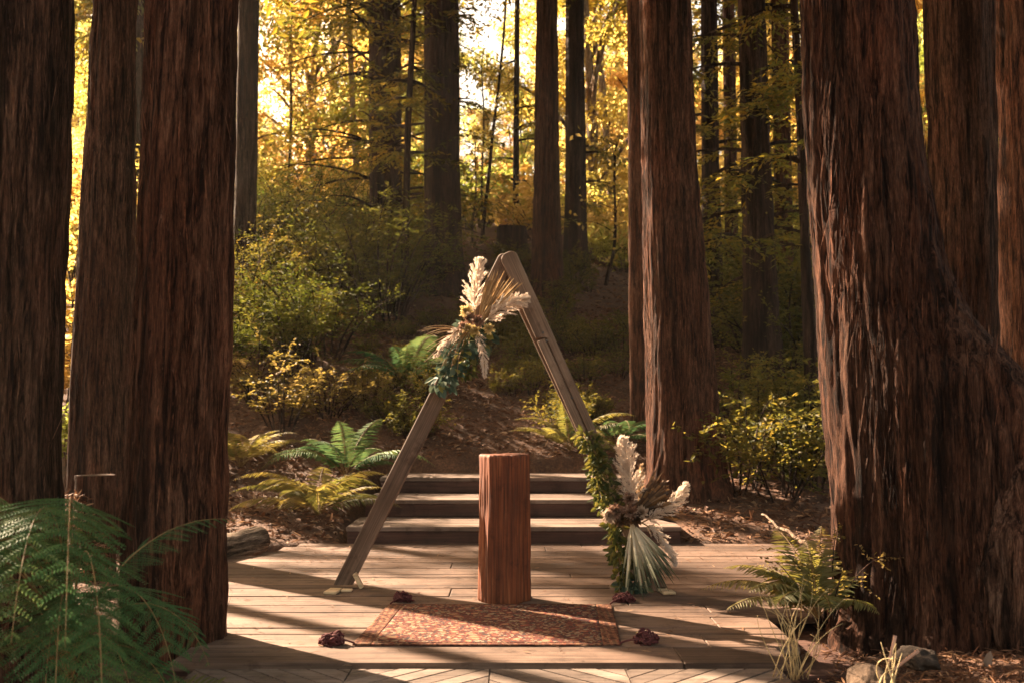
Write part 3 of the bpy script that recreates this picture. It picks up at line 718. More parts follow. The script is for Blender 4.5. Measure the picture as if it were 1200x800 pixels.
# golden-lit shrubs left of the arch
for k, (px, py, s) in enumerate([(330, 505, 1.1), (385, 488, .95), (300, 470, 1.0), (430, 480, .7)]):
    shrub(SG[k % 2], ground_at(px, py), s, ["sunlit yellowing shrub above the ferns at the left, the nearest of its row", "sunlit yellowing shrub left of the arch's left beam",
          "sunlit yellowing shrub close to the thick left corner redwood", "small yellowing shrub just behind the arch's left beam"][k], "yellowing shrubs left of the arch", k*1.3)
# dense bushes right, between the two big trunks
spots_r = [(870, 575), (915, 585), (950, 570), (890, 520), (935, 515), (965, 500), (865, 490), (905, 470), (945, 455), (985, 560), (1005, 500)]
for k, (px, py) in enumerate(spots_r):
    shrub(SH[k % 4], ground_at(px, py), rp.uniform(.85, 1.25), "leafy green bush in the thicket between the two biggest right trunks", "bushes between the two biggest right trunks", rp.uniform(0, 6))
# dark shrubs climbing the slope behind the arch at the left
n_ = 0
while n_ < 64:
    px = rp.uniform(270, 500); D = rp.uniform(13.0, 22); x = (px-600)/FPX*D
    py_ = 480 - FPX*(float(gz(x, D))-1.2)/D
    if py_ > 440 or (px > 385 and D < 16.3): continue
    shrub(SD[n_ % 4], (x, D, float(gz(x, D))), rp.choice([.6, .8, 1.0, 1.3, 1.6, 1.9])*rp.uniform(.85, 1.1), "shade-dark shrub on the slope left of the arch's peak", "shrubs on the slope left of the arch", rp.uniform(0, 6)); n_ += 1
n_ = 0
while n_ < 30:
    px = rp.uniform(560, 700); D = rp.uniform(15.0, 20); x = (px-600)/FPX*D
    shrub(SH[n_ % 4], (x, D, float(gz(x, D))), rp.uniform(.35, .7), "low dark shrub on the slope behind the arch's right beam", "low shrubs on the slope behind the right beam", rp.uniform(0, 6)); n_ += 1
n_ = 0
while n_ < 30:
    px = rp.uniform(820, 1000); D = rp.uniform(14.0, 24); x = (px-600)/FPX*D
    shrub(SF[n_ % 4], (x, D, float(gz(x, D))), rp.uniform(1.0, 2.2), "tall shaded shrub among the dark trunks right of centre", "shrubs among the right-hand trunks", rp.uniform(0, 6)); n_ += 1
n_ = 0
while n_ < 60:
    px = rp.uniform(-20, 1000); D = rp.uniform(22.0, 36); x = (px-600)/FPX*D
    shrub(SB[n_ % 2], (x, D, float(gz(x, D))), rp.uniform(1.3, 2.6), "golden bush on the sunlit ridge beyond the redwoods", "golden bushes on the ridge", rp.uniform(0, 6)); n_ += 1
for k, (px, D, s) in enumerate([(700, 20.5, .9), (716, 21.5, 1.1), (732, 20.0, .8), (725, 23.0, 1.3)]):
    shrub(SB[k % 2], on_ground(px, D), s, "golden bush on the ridge just left of the large redwood behind the steps", "golden bushes on the ridge by the large redwood", k)
for k, (px, D, s) in enumerate([(70, 13, 1.6), (84, 15, 2.0), (60, 17, 2.2), (90, 19, 2.2), (78, 11.5, .9)]):
    shrub(SB[k % 2], on_ground(px, D), s, "golden bush seen in the slit between the two leftmost redwoods", "golden bushes left of the redwoods", k)

# ------------------------------------------------------------------ ferns
def frond_pts(base, az, L, el, droop, n=26, side=0.0):
    t = np.linspace(0, 1, n); e = el - droop*t**1.15
    a = az + side*t
    d = np.stack([np.cos(e)*np.cos(a), np.cos(e)*np.sin(a), np.sin(e)], -1)
    p = np.concatenate([[[0, 0, 0]], np.cumsum((d[1:]+d[:-1])/2, 0)]) * (L/(n-1)) + base
    return p, d
def frond(base, az, L, el, droop, npin, plen, rg, bip=0, side=0.0, start=.18, roll=0.0, wid=.2):
    """one fern frond: stalk plus leaflet pairs; bip > 0 gives each leaflet its own row of pinnules"""
    p, d = frond_pts(np.asarray(base, float), az, L, el, droop, 30, side)
    s = np.linspace(start, .985, npin); prof = np.sin(np.pi*np.clip(.16+.84*(s-start)/(1-start), 0, 1)**.8)**.75*(1-.30*s)
    prof = np.clip(prof, .06, None); tt = np.linspace(0, 1, 30)
    P = np.stack([np.interp(s, tt, p[:, q]) for q in range(3)], -1); T = unit(np.stack([np.interp(s, tt, d[:, q]) for q in range(3)], -1))
    S0 = unit(np.cross(T, [0, 0, 1.])); N0 = np.cross(S0, T)
    S = S0*np.cos(roll) + N0*np.sin(roll); N = np.cross(S, T)
    mb = MB(); tw = rg.uniform(.15, .85)
    for sg in (-1, 1):
        D_ = unit(S*sg*.9 + T*.42 - N*.16 + rg.normal(0, .07, T.shape)); Ln = plen*prof*rg.uniform(.9, 1.08, npin)
        if not bip:
            mb.add(*leaf(P, D_, N, Ln, np.clip(Ln*wid, .006, None), np.clip(tw + rg.normal(0, .12, npin), 0, 1), .12, 6, .14))
        else:
            for k in range(npin):
                m_ = max(4, int(bip*prof[k]/prof.max())); u = np.linspace(.03, .97, m_)
                ax = P[k] + D_[k]*(u*Ln[k])[:, None] - N[k]*(.13*Ln[k]*u**2)[:, None] + T[k]*(.06*Ln[k]*u**2)[:, None]
                Sd = unit(np.cross(D_[k], N[k])); pl = Ln[k]*.165*(1-u*.85)**.7 + .004
                for s2 in (-1, 1):
                    dr = Sd*s2*.85 + D_[k]*.5
                    mb.add(*leaf(ax, np.broadcast_to(dr, ax.shape) + rg.normal(0, .04, ax.shape), np.broadcast_to(N[k], ax.shape), pl, Ln[k]/m_*.66, np.clip(tw + rg.normal(0, .1, m_), 0, 1), .08, 4, .05))
                mb.add(*tube(ax[::max(1, m_//4)], .0014, 4, False), t=.6)
    r_ = np.linspace(.0055, .001, 30) * min(L, 1)**.5
    return mb, (p, r_)
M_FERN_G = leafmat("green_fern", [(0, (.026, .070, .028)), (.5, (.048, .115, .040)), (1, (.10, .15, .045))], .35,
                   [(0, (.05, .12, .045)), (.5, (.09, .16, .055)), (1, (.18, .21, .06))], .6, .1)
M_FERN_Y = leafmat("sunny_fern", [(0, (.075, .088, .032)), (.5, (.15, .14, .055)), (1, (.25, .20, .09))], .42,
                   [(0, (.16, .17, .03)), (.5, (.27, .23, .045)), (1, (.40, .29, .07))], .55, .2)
M_STALK = plain("fern_stalk", [(.3, (.13, .075, .03)), (.7, (.24, .16, .06))], 30, .6, 0)
def fern(label, base, fronds, m_leaf, group=None, seed=0, cat="fern"):
    rg = np.random.default_rng(seed); base = np.asarray(base, float)
    t = tag(empty("fern", base), label, cat, group)
    for f in fronds:
        mb, (p, r_) = frond(f.pop('at', np.zeros(3)), rg=rg, **f)
        fo = mb.obj("frond", m_leaf, t); sb = MB(); sb.add(*tube(p, r_, 6)); sb.obj("stalk", M_STALK, fo, True)
    return t
def rosette(n, L, plen, rg, npin=24, bip=0, az=(0, 6.28), el=(.6, 1.2), droop=(1.0, 1.7), wid=.2):
    out = []
    for k in range(n):
        a = az[0] + (az[1]-az[0])*(k+rg.uniform(-.3, .3))/n; s = rg.uniform(.75, 1.1)
        out.append(dict(az=a, L=L*s, el=rg.uniform(*el), droop=rg.uniform(*droop), npin=npin, plen=plen*s, bip=bip, side=rg.uniform(-.25, .25), roll=rg.uniform(-.3, .3), wid=wid))
    return out
rg = np.random.default_rng(77)
# big green foreground fern at the left
b = np.array([-1.98, 4.55, -.06])
fr = []
for az_, L_, el_, dr_, pl_, sd_ in ((-1.1, 1.7, 1.45, 2.8, .30, .06), (-.8, 1.35, 1.38, 2.7, .27, .1), (-1.5, 1.8, 1.45, 2.7, .32, -.1), (-2.0, 1.8, 1.4, 2.6, .32, -.15), (-2.6, 1.75, 1.38, 2.5, .30, -.1),
                                    (-.35, 1.0, 1.4, 2.6, .22, .1), (-1.3, 1.3, 1.25, 2.6, .28, .1), (-2.3, 1.4, 1.2, 2.5, .30, .1), (.5, 1.1, 1.5, 1.7, .22, .1), (3.1, 1.7, 1.4, 2.3, .32, .1), (-.6, .9, 1.0, 2.2, .20, .1), (-.9, 1.15, 1.0, 2.1, .24, 0),
                                    (-1.75, 1.2, 1.0, 2.2, .26, 0), (-1.35, 1.9, 1.5, 2.55, .32, .1), (-1.8, 2.1, 1.52, 2.5, .34, -.1), (-1.2, 2.0, 1.5, 2.6, .32, .05), (-2.0, 2.05, 1.5, 2.5, .32, .05), (-1.6, 1.55, 1.3, 2.5, .3, .1), (-1.0, 1.4, 1.3, 2.6, .28, -.1), (-1.25, 1.5, 1.2, 2.4, .28, .1), (-2.4, 1.9, 1.5, 2.7, .3, .1)):
    fr.append(dict(az=az_, L=L_, el=el_, droop=dr_, npin=17, plen=pl_, bip=24, side=sd_, roll=rg.uniform(-.25, .25), start=.33))
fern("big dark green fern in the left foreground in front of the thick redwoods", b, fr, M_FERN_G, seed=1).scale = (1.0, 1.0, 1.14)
fern("low yellow-tipped fern at the bottom left, under the big green fern", (-1.62, 4.15, -.08),
     [dict(az=.05, L=.62, el=.75, droop=1.25, npin=22, plen=.13, side=.1, roll=-.5, wid=.2), dict(az=-.5, L=.5, el=.8, droop=1.4, npin=20, plen=.12, wid=.2),
      dict(az=-2.0, L=.5, el=.9, droop=1.4, npin=20, plen=.12, wid=.2), dict(az=1.2, L=.4, el=1.0, droop=1.2, npin=18, plen=.1, wid=.2)], M_FERN_Y, seed=2)
g_ = "ferns around the steps"
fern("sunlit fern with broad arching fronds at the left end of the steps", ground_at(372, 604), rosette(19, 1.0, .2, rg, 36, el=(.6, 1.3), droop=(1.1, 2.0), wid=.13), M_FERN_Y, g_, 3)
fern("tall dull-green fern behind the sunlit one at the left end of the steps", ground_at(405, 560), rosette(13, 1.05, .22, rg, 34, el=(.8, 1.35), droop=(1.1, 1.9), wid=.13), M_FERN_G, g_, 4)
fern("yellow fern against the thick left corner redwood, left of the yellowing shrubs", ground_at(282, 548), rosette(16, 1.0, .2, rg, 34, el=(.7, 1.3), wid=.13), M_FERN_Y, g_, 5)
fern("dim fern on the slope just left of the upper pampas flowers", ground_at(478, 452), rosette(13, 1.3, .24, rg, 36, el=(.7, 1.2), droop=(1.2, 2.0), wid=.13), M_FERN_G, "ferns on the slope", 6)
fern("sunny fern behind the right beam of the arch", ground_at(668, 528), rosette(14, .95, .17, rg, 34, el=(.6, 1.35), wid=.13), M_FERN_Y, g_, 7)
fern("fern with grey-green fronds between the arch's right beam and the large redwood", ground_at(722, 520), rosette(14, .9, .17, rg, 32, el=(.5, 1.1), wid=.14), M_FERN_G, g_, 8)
fern("small dim fern on the slope above the yellowing shrubs", ground_at(330, 470), rosette(8, .9, .18, rg, 20, wid=.2), M_FERN_Y, "ferns on the slope", 9)
fern("bright yellow-green fern in front of the enormous right redwood", np.array([1.62, 5.36, .10]),
     [dict(az=a_, L=L_, el=e_, droop=d_, npin=32, plen=p_, wid=.15) for a_, L_, e_, d_, p_ in ((3.05, .68, .85, 1.35, .18), (2.6, .62, 1.1, 1.5, .17), (3.6, .55, 1.1, 1.6, .16), (.3, .4, 1.2, 1.2, .14), (1.2, .6, 1.3, .9, .16), (1.9, .62, 1.3, 1.0, .17),
      (-.9, .42, 1.0, 1.7, .14), (-1.7, .46, 1.1, 1.8, .15), (-2.3, .55, 1.0, 1.6, .16), (2.2, .5, .8, 1.2, .15), (3.3, .45, 1.3, 1.4, .15), (-2.8, .6, .7, 1.2, .16), (1.55, .45, 1.4, .7, .14))], M_FERN_Y, seed=10)
shrub(SG[0], np.array([1.70, 5.48, .12]), .5, "small sunlit broad-leaved plant above the fern beside the enormous redwood", None, .5)

# ------------------------------------------------------------------ wedding arch
arch_D = 6.76
A_apex, A_l, A_r = pt(594, 296, arch_D), np.array([-1.145, arch_D+.05, 0.02]), np.array([.965, arch_D-.05, 0.02])
arch = tag(empty("wooden_arch", (-.1, arch_D, 0)), "triangular brown timber wedding arch standing on the deck", "arch")
def beam(p0, p1, wd, th, tint_, yoff, round_top=False):
    p0, p1 = np.array(p0, float), np.array(p1, float); L = np.linalg.norm(p1-p0); z = (p1-p0)/L
    yv = np.array([0, 1., 0]); yv = unit(yv - z*(yv@z)); xv = np.cross(yv, z)
    return z, xv, yv, L
M_BOLT = plain("dull_iron", [(.3, (.05, .045, .04)), (.7, (.12, .10, .09))], 40, .5, 0)
def beam_mesh(p0, p1, wd, th, tint_, rnd=True):
    """timber with a rounded upper end and the foot sawn level; local z runs along the grain"""
    z, xv, yv, L = beam(p0, p1, wd, th, tint_, 0)
    h = wd/2; prof = []
    k = xv[2]/z[2]
    prof += [(-h, -(-h)*k), (h, -h*k)]
    if rnd:
        for a in np.linspace(0, np.pi, 11): prof.append((h*np.cos(a), L - h*.75 + h*.75*np.sin(a)))
    else: prof += [(h, L), (-h, L)]
    prof = np.array(prof); m_ = len(prof); c = .006
    rings = []
    for (yo, ins) in ((-th/2, c), (-th/2+c, 0), (th/2-c, 0), (th/2, c)):
        q = prof.copy(); q[:, 0] *= (1-ins/h); q[:, 1] = np.clip(q[:, 1], None, L-ins)
        rings.append(np.c_[q[:, 0], np.full(m_, yo), q[:, 1]])
    V = np.concatenate(rings); j = np.arange(m_); jn = (j+1) % m_
    F = np.concatenate([np.stack([i*m_+j, i*m_+jn, (i+1)*m_+jn, (i+1)*m_+j], -1) for i in range(3)])
    caps = [np.arange(m_)[None][:, ::-1], (np.arange(m_)+3*m_)[None]]
    mb = MB(); mb.add(V, [F] + caps, tint_)
    o = mb.obj("beam", M_BEAM)
    from mathutils import Matrix
    mt = Matrix.Identity(4)
    for r_ in range(3):
        mt[r_][0], mt[r_][1], mt[r_][2], mt[r_][3] = xv[r_], yv[r_], z[r_], p0[r_]
    return o, mt
def add_beam(p0, p1, wd, th, tint_, rnd=True):
    o, mt = beam_mesh(p0, p1, wd, th, tint_, rnd); o.parent = arch; mt.translation = mt.translation - arch.location; o.matrix_local = mt
add_beam(A_l + np.array([0, .045, 0]), A_apex + np.array([.01, .045, -.01]), .118, .042, .35)
ax_r = A_apex - A_r; J = A_r + ax_r*.74; zr = unit(ax_r); xr_ = unit(np.cross(unit(np.array([0, 1., 0]) - zr*zr[1]), zr))
add_beam(J + zr*.001, A_apex, .118, .044, .72)
add_beam(A_r - xr_*.031, J - xr_*.031, .056, .042, .85, False); add_beam(A_r + xr_*.031, J + xr_*.031 - zr*.003, .056, .041, .55, False)
add_beam(A_r + np.array([.012, .046, 0]), A_apex + np.array([.012, .09, -.12]), .105, .042, .2)
for q in (.73, .755, .30, .56):      # bolt heads
    c_ = A_r + ax_r*q + np.array([0, -.024, 0]); mb = MB(); mb.add(*tube(np.array([c_ + np.array([0, .006, 0]), c_, c_ - np.array([0, .003, 0])]), np.array([.009, .009, .006]), 10)); mb.obj("bolt", M_BOLT, arch, off=np.array(arch.location))
def block(c, sx_, sy_, sz_, rz=0, name="foot_block", tilt=0):
    ca, sa = math.cos(rz), math.sin(rz); ct, s_t = math.cos(tilt), math.sin(tilt)
    mb = MB(); V, F = box((0, 0, 0), sx_, sy_, sz_, .004, [[ca, sa, 0], [-sa, ca, 0], [0, 0, 1]] if not tilt else [[ct, 0, s_t], [0, 1, 0], [-s_t, 0, ct]]); mb.add(V, F, .5)
    o = mb.obj(name, M_BLOCK, arch); o.location = np.array(c) - np.array(arch.location)
block((-1.18, 6.66, .010), .085, .15, .018, -.12); block((-1.095, 6.70, .009), .07, .06, .016)
block((-1.035, 6.80, .055), .025, .06, .11, 0, "wedge", .5)
block((1.02, 6.62, .010), .085, .10, .018, .1); block((1.0, 6.74, .009), .08, .08, .016)
# ------------------------------------------------------------------ flowers on the arch
M_PAMPAS = leafmat("pampas_grass", [(0, (.70, .57, .47)), (.5, (.80, .70, .60)), (1, (.86, .79, .71))], .45, [(0, (.7, .56, .44)), (1, (.86, .76, .65))], .7, .2)
M_PAMPAS_T = leafmat("tan_pampas_grass", [(0, (.42, .29, .18)), (.5, (.56, .42, .28)), (1, (.68, .55, .41))], .35, [(0, (.4, .25, .12)), (1, (.62, .45, .28))], .7, .2)
M_PALM = leafmat("dried_palm", [(0, (.20, .115, .045)), (.5, (.34, .21, .095)), (1, (.46, .32, .17))], .25, None, .55, .4)
M_PALMG = leafmat("fading_green_palm", [(0, (.040, .055, .030)), (.35, (.075, .095, .055)), (.6, (.34, .33, .21)), (1, (.66, .58, .43))], .25, None, .5, .3)
M_EUC = leafmat("eucalyptus_leaves", [(0, (.040, .065, .045)), (.5, (.075, .11, .08)), (.85, (.13, .16, .10)), (1, (.24, .21, .05))], .25, None, .6, .1)
M_GARL = leafmat("garland_leaves", [(0, (.028, .040, .014)), (.5, (.06, .075, .02)), (1, (.13, .115, .03))], .3, [(0, (.07, .085, .018)), (1, (.25, .20, .035))], .55, .2)
M_BLOOM = leafmat("dusky_petals", [(0, (.12, .055, .035)), (.5, (.27, .15, .10)), (1, (.50, .37, .28))], .25, None, .6, .3)
M_CREAM = leafmat("cream_petals", [(0, (.50, .36, .13)), (.5, (.6, .46, .2)), (1, (.68, .56, .32))], .3, None, .6, .3)
M_CREAMY = leafmat("faded_petals", [(0, (.35, .25, .18)), (1, (.58, .46, .36))], .3, None, .6, .15)
M_DARKF = leafmat("dark_dried_foliage", [(0, (.035, .020, .012)), (.6, (.09, .05, .025)), (1, (.22, .12, .05))], .25, None, .5, .3)
M_STEM = plain("dry_stems", [(.3, (.22, .13, .06)), (.7, (.36, .24, .12))], 20, .7, 0)
def plume(parent, off, p0, p1, bend, wd, m_, seed, nb=46, hairs=26, fluff=.36):
    """feathery grass plume: side branchlets off the stalk, each a comb of fine hairs"""
    rg = np.random.default_rng(seed); ax = curve(p0, p1, bend, 24); L = np.linalg.norm(np.asarray(p1)-p0)
    T = unit(np.gradient(ax, axis=0)); PP, DD, LL, TT = [], [], [], []
    for k in range(nb):
        s = .10 + .88*(k/nb); i = s*23; p = np.array([np.interp(i, range(24), ax[:, q]) for q in range(3)]); t = T[int(i)]
        rad = unit(np.cross(t, rdirs(1, rg)[0])); w_ = wd*1.5*((1.02-s)**.75)*((s+.12)**.45)*rg.uniform(.75, 1.15)
        bl = max(w_*1.25, .02); d = unit(t*(.85+.4*s) + rad*(.85-.35*s))
        for h in range(hairs):
            u = rg.random(); PP.append(p + d*bl*u*.95 + np.array([0, 0, -.14*bl*u*u])); DD.append(d + rdirs(1, rg)[0]*fluff + np.array([0, 0, -.12])); LL.append(rg.uniform(.020, .042)*(.6+wd*3)*(1.1-.5*u)); TT.append(rg.random())
    mb = MB(); mb.add(*leaf(np.array(PP)-off, np.array(DD), rdirs(len(PP), rg), np.array(LL), .0042, np.array(TT), .1, 4, .1))
    o = mb.obj("pampas_plume", m_, parent); sb = MB(); sb.add(*tube(ax-off, np.linspace(.005, .002, 24), 6)); sb.obj("stalk", M_STEM, o, True)
def bloom(parent, off, c, r_, m_, seed, n=70, facing=(0, -1, .3)):
    rg = np.random.default_rng(seed); f = unit(np.array(facing, float)); d = rdirs(n, rg); d = unit(d + f*.75)
    P = np.asarray(c) + d*r_*.25 - off; Nn = f - d*.3
    mb = MB(); mb.add(*leaf(P, d, np.cross(np.cross(d, f), d)+.01, r_*rg.uniform(.6, 1.0, n), r_*.38, np.clip(rg.normal(.5, .25, n), 0, 1), .3, 6, -.2)); mb.obj("bloom", m_, parent)
def leafspray(parent, off, path, m_, seed, n, lsz, wl, spread, name="leaves", stem=True):
    rg = np.random.default_rng(seed); path = np.asarray(path, float); k = rg.random(n)*(len(path)-1)
    P = np.stack([np.interp(k, range(len(path)), path[:, q]) for q in range(3)], -1); d = rdirs(n, rg)*np.array([1, .8, 1])
    P = P + d*spread*(rg.random(n)**.6)[:, None]
    mb = MB(); mb.add(*leaf(P-off, d + np.array([0, -.15, -.35]), rdirs(n, rg)*.6 + np.array([0, -.7, .5]), lsz*rg.uniform(.6, 1.15, n), lsz*wl*rg.uniform(.8, 1.15, n), rg.random(n), .12, 6, .1))
    o = mb.obj(name, m_, parent)
    if stem: sb = MB(); sb.add(*tube(path-off, .005, 6)); sb.obj("stem", M_STEM, o, True)
def fan(parent, off, c, dir_ang, spread, L, n, m_, seed, wd=.012, name="palm_fan", tintfn=None, ywob=.12):
    """palm blade: narrow folded leaflets radiating from one point in the plane of the photo"""
    rg = np.random.default_rng(seed); a = dir_ang + np.linspace(-spread/2, spread/2, n) + rg.normal(0, .02, n)
    d = np.stack([np.cos(a), rg.normal(-.05, ywob, n), np.sin(a)], -1); ln = L*rg.uniform(.72, 1.05, n)
    mb = MB(); P = np.broadcast_to(np.asarray(c), (n, 3)) - off + d*.01; m2 = 5
    for k in range(m2):     # tint runs along each blade, so it is built in short lengths
        u0, u1 = k/m2, (k+1)/m2; w0, w1 = wd*(.35+1.1*math.sin(math.pi*min(.98, u0*.72+.1))), wd*(.35+1.1*math.sin(math.pi*min(.98, u1*.72+.1)))
        if k == m2-1: w1 = .0015
        D_ = unit(d); S = unit(np.cross(D_, [0, 1., .01])); N = np.cross(S, D_)
        q0 = P + D_*(ln*u0)[:, None] - np.array([0, 0, 1.])*(.05*ln*u0**2)[:, None]; q1 = P + D_*(ln*u1)[:, None] - np.array([0, 0, 1.])*(.05*ln*u1**2)[:, None]
        V = np.stack([q0-S*w0/2, q0-N*w0*.25, q0+S*w0/2, q1+S*w1/2, q1-N*w1*.25, q1-S*w1/2], 1); b_ = np.arange(n)[:, None]*6
        tv = tintfn(u0, u1, rg, n) if tintfn else np.repeat(rg.random(n), 6)
        mb.add(V.reshape(-1, 3), np.concatenate([b_+np.array([0, 1, 4, 5]), b_+np.array([1, 2, 3, 4])]), tv)
    mb.obj(name, m_, parent)
FD = 6.66
def fp(px, py, dy=0.0): return pt(px, py, FD+dy)
c0 = fp(553, 375)
fl = tag(empty("flower_arrangement", c0), "upper dried flower arrangement of white pampas and eucalyptus tied to the arch's left beam", "flowers", "dried flower arrangements on the arch")
plume(fl, c0, fp(557, 372), fp(563, 305), (-.015, 0, 0), .15, M_PAMPAS, 1, 52, 52)
plume(fl, c0, fp(566, 380, -.07), fp(617, 350, -.09), (.0, 0, .03), .125, M_PAMPAS, 2, 70, 40)
plume(fl, c0, fp(552, 378, -.04), fp(510, 417, -.06), (.0, 0, .03), .065, M_PAMPAS, 3, 56, 30)
plume(fl, c0, fp(558, 384, -.06), fp(568, 440, -.06), (.015, 0, 0), .058, M_PAMPAS, 4, 56, 30)
fan(fl, c0, fp(560, 380, -.03), R(60), R(40), .40, 44, M_PALM, 5, .007, "palm_fan")
for k, (x, y_, r_, m_) in enumerate([(551, 374, .045, M_BLOOM), (560, 377, .05, M_BLOOM), (546, 366, .05, M_CREAM), (549, 386, .045, M_CREAM), (557, 388, .04, M_CREAM), (573, 386, .04, M_CREAM), (543, 384, .04, M_BLOOM)]):
    bloom(fl, c0, fp(x, y_, -.09), r_, m_, 20+k)
leafspray(fl, c0, [fp(552, 385), fp(545, 405), fp(530, 428), fp(514, 448)], M_EUC, 31, 210, .072, .72, .085, "eucalyptus")
leafspray(fl, c0, [fp(562, 382), fp(568, 392), fp(566, 402)], M_EUC, 32, 40, .075, .7, .05, "eucalyptus")
leafspray(fl, c0, [fp(550, 400, .03), fp(552, 428, .04), fp(540, 440, .04)], M_GARL, 33, 90, .05, .55, .06, "leaf_sprig")
mb = MB(); rg2 = np.random.default_rng(8)
for k in range(13):
    e = fp(rg2.uniform(488, 515), rg2.uniform(380, 425), rg2.uniform(-.15, .05)); mb.add(*tube(curve(fp(548, 390), e, (0, 0, .03), 8)-c0, np.linspace(.0035, .0012, 8), 5))
for k in range(10):
    e = fp(rg2.uniform(512, 545), rg2.uniform(415, 440), -.08); mb.add(*tube(curve(fp(552, 385, -.05), e, (-.02, 0, .02), 8)-c0, np.linspace(.0035, .0012, 8), 5))
mb.obj("dry_stems", M_STEM, fl, True)
c1 = fp(735, 605)
f2 = tag(empty("flower_arrangement", c1), "lower dried flower arrangement with pampas and a drooping palm fan at the arch's right foot", "flowers", "dried flower arrangements on the arch")
plume(f2, c1, fp(739, 598, -.02), fp(730, 514), (.015, 0, 0), .17, M_PAMPAS, 11, 84, 56, .55)
plume(f2, c1, fp(722, 592, .03), fp(704, 533, .03), (-.01, 0, 0), .11, M_PAMPAS_T, 12, 60, 40, .5)
plume(f2, c1, fp(752, 612, -.04), fp(804, 568, -.06), (.02, 0, -.015), .12, M_PAMPAS, 13, 72, 44, .45)
plume(f2, c1, fp(752, 612, -.02), fp(791, 660, -.04), (.03, 0, .025), .08, M_PAMPAS, 14, 66, 36, .45)
plume(f2, c1, fp(748, 590, .04), fp(752, 545, .05), (0, 0, 0), .05, M_PAMPAS_T, 15, 40, 24)
def ptint(u0, u1, rg, n):
    a, b_ = 1.35 - u0*1.2, 1.35 - u1*1.2; r_ = rg.uniform(-.22, .22, n)
    return np.clip(np.stack([a+r_, a+r_, a+r_, b_+r_, b_+r_, b_+r_], 1), 0, 1).ravel()
fan(f2, c1, fp(740, 612, -.07), R(-72), R(58), .47, 62, M_PALMG, 16, .0085, "palm_fan", ptint, .26)
fan(f2, c1, fp(745, 600, -.02), R(28), R(80), .33, 30, M_DARKF, 17, .014, "dried_fronds")
for k, (x, y_, r_, m_) in enumerate([(723, 599, 0.06, M_BLOOM), (739, 600, .055, M_BLOOM), (737, 584, .045, M_BLOOM), (728, 608, .05, M_DARKF), (745, 607, .05, M_DARKF), (713, 604, .05, M_CREAMY), (752, 600, .045, M_CREAMY)]):
    bloom(f2, c1, fp(x, y_, -.12), r_, m_, 40+k, 110)
leafspray(f2, c1, [fp(684, 510), fp(698, 530), fp(700, 555), fp(703, 575), fp(712, 597)], M_GARL, 51, 300, .055, .6, .065, "garland")
leafspray(f2, c1, [fp(692, 518), fp(705, 545), fp(716, 580), fp(725, 600)], M_GARL, 52, 170, .055, .55, .07, "garland")
leafspray(f2, c1, [fp(718, 606), fp(722, 630), fp(726, 655), fp(730, 684)], M_GARL, 53, 220, .058, .62, .06, "garland")
leafspray(f2, c1, [fp(728, 684), fp(740, 686), fp(755, 688)], M_EUC, 54, 70, .07, .55, .035, "eucalyptus")
leafspray(f2, c1, [fp(745, 600), fp(765, 585), fp(775, 575)], M_DARKF, 55, 120, .045, .4, .08, "dark_sprig")

# ------------------------------------------------------------------ log pedestal
lc = np.array([(591.5-600)/FPX*6.42, 6.42, 0.0]); H = .918
th = np.linspace(0, 2*np.pi, 180, endpoint=False); zs = np.linspace(0, H, 90)
def hexr(t):   # roughly split post: flat front, chamfered shoulders
    fl_ = [(R(270), .150), (R(212), .158), (R(328), .150), (R(180), .164), (R(0), .164), (R(90), .16), (R(135), .16), (R(45), .16)]
    return np.min([dd/np.maximum(np.cos(t-a), .2) for a, dd in fl_], 0)
rr = hexr(th)[None] * np.ones_like(zs)[:, None]
cx, cz = np.cos(th)[None]*.16, zs[:, None]
gr = noise3(cx*38+2, np.sin(th)[None]*.16*38, cz*.9, 31); d = -.004*(1-sstep(0, .07, np.abs(gr-.5))) + .014*(noise3(cx*55+2, np.sin(th)[None]*.16*55, cz*1.8, 3)-.5) + .010*(noise3(cx*130, np.sin(th)[None]*.16*130, cz*3, 4)-.5) + .008*(fbm(cx*10, np.sin(th)[None]*1.6, cz*5, 8)-.5)
rr = rr*(1 - .012*np.sin(zs*2.2)[:, None]) + d
rr[-1] -= .008; rr[0] -= .004
V = np.stack([rr*np.cos(th), rr*np.sin(th), zs[:, None]+0*rr], -1)
tops = [V.reshape(-1, 3)]; n0 = 180*90
topr = []
for q in (.66, .33): topr.append(np.stack([rr[-1]*q*np.cos(th), rr[-1]*q*np.sin(th), H + .004*(noise3(np.cos(th)*3, np.sin(th)*3, q*9, 6)-.3)], -1))
V = np.concatenate(tops + topr + [np.array([[0, 0, H]])])
i = np.arange(91)[:, None]*180; j = np.arange(180)[None]; j2 = (j+1) % 180
Fq = np.stack([i+j, i+j2, i+180+j2, i+180+j], -1).reshape(-1, 4); jj = np.arange(180)
Ft = np.stack([91*180+jj, 91*180+(jj+1) % 180, np.full(180, 92*180)], -1)
mb = MB(); mb.add(V, [Fq, Ft], .5)
o = mb.obj("log_pedestal", M_LOGP, None, True); o.location = lc; tag(o, "upright reddish squared log standing as a pedestal behind the rug", "log pedestal")

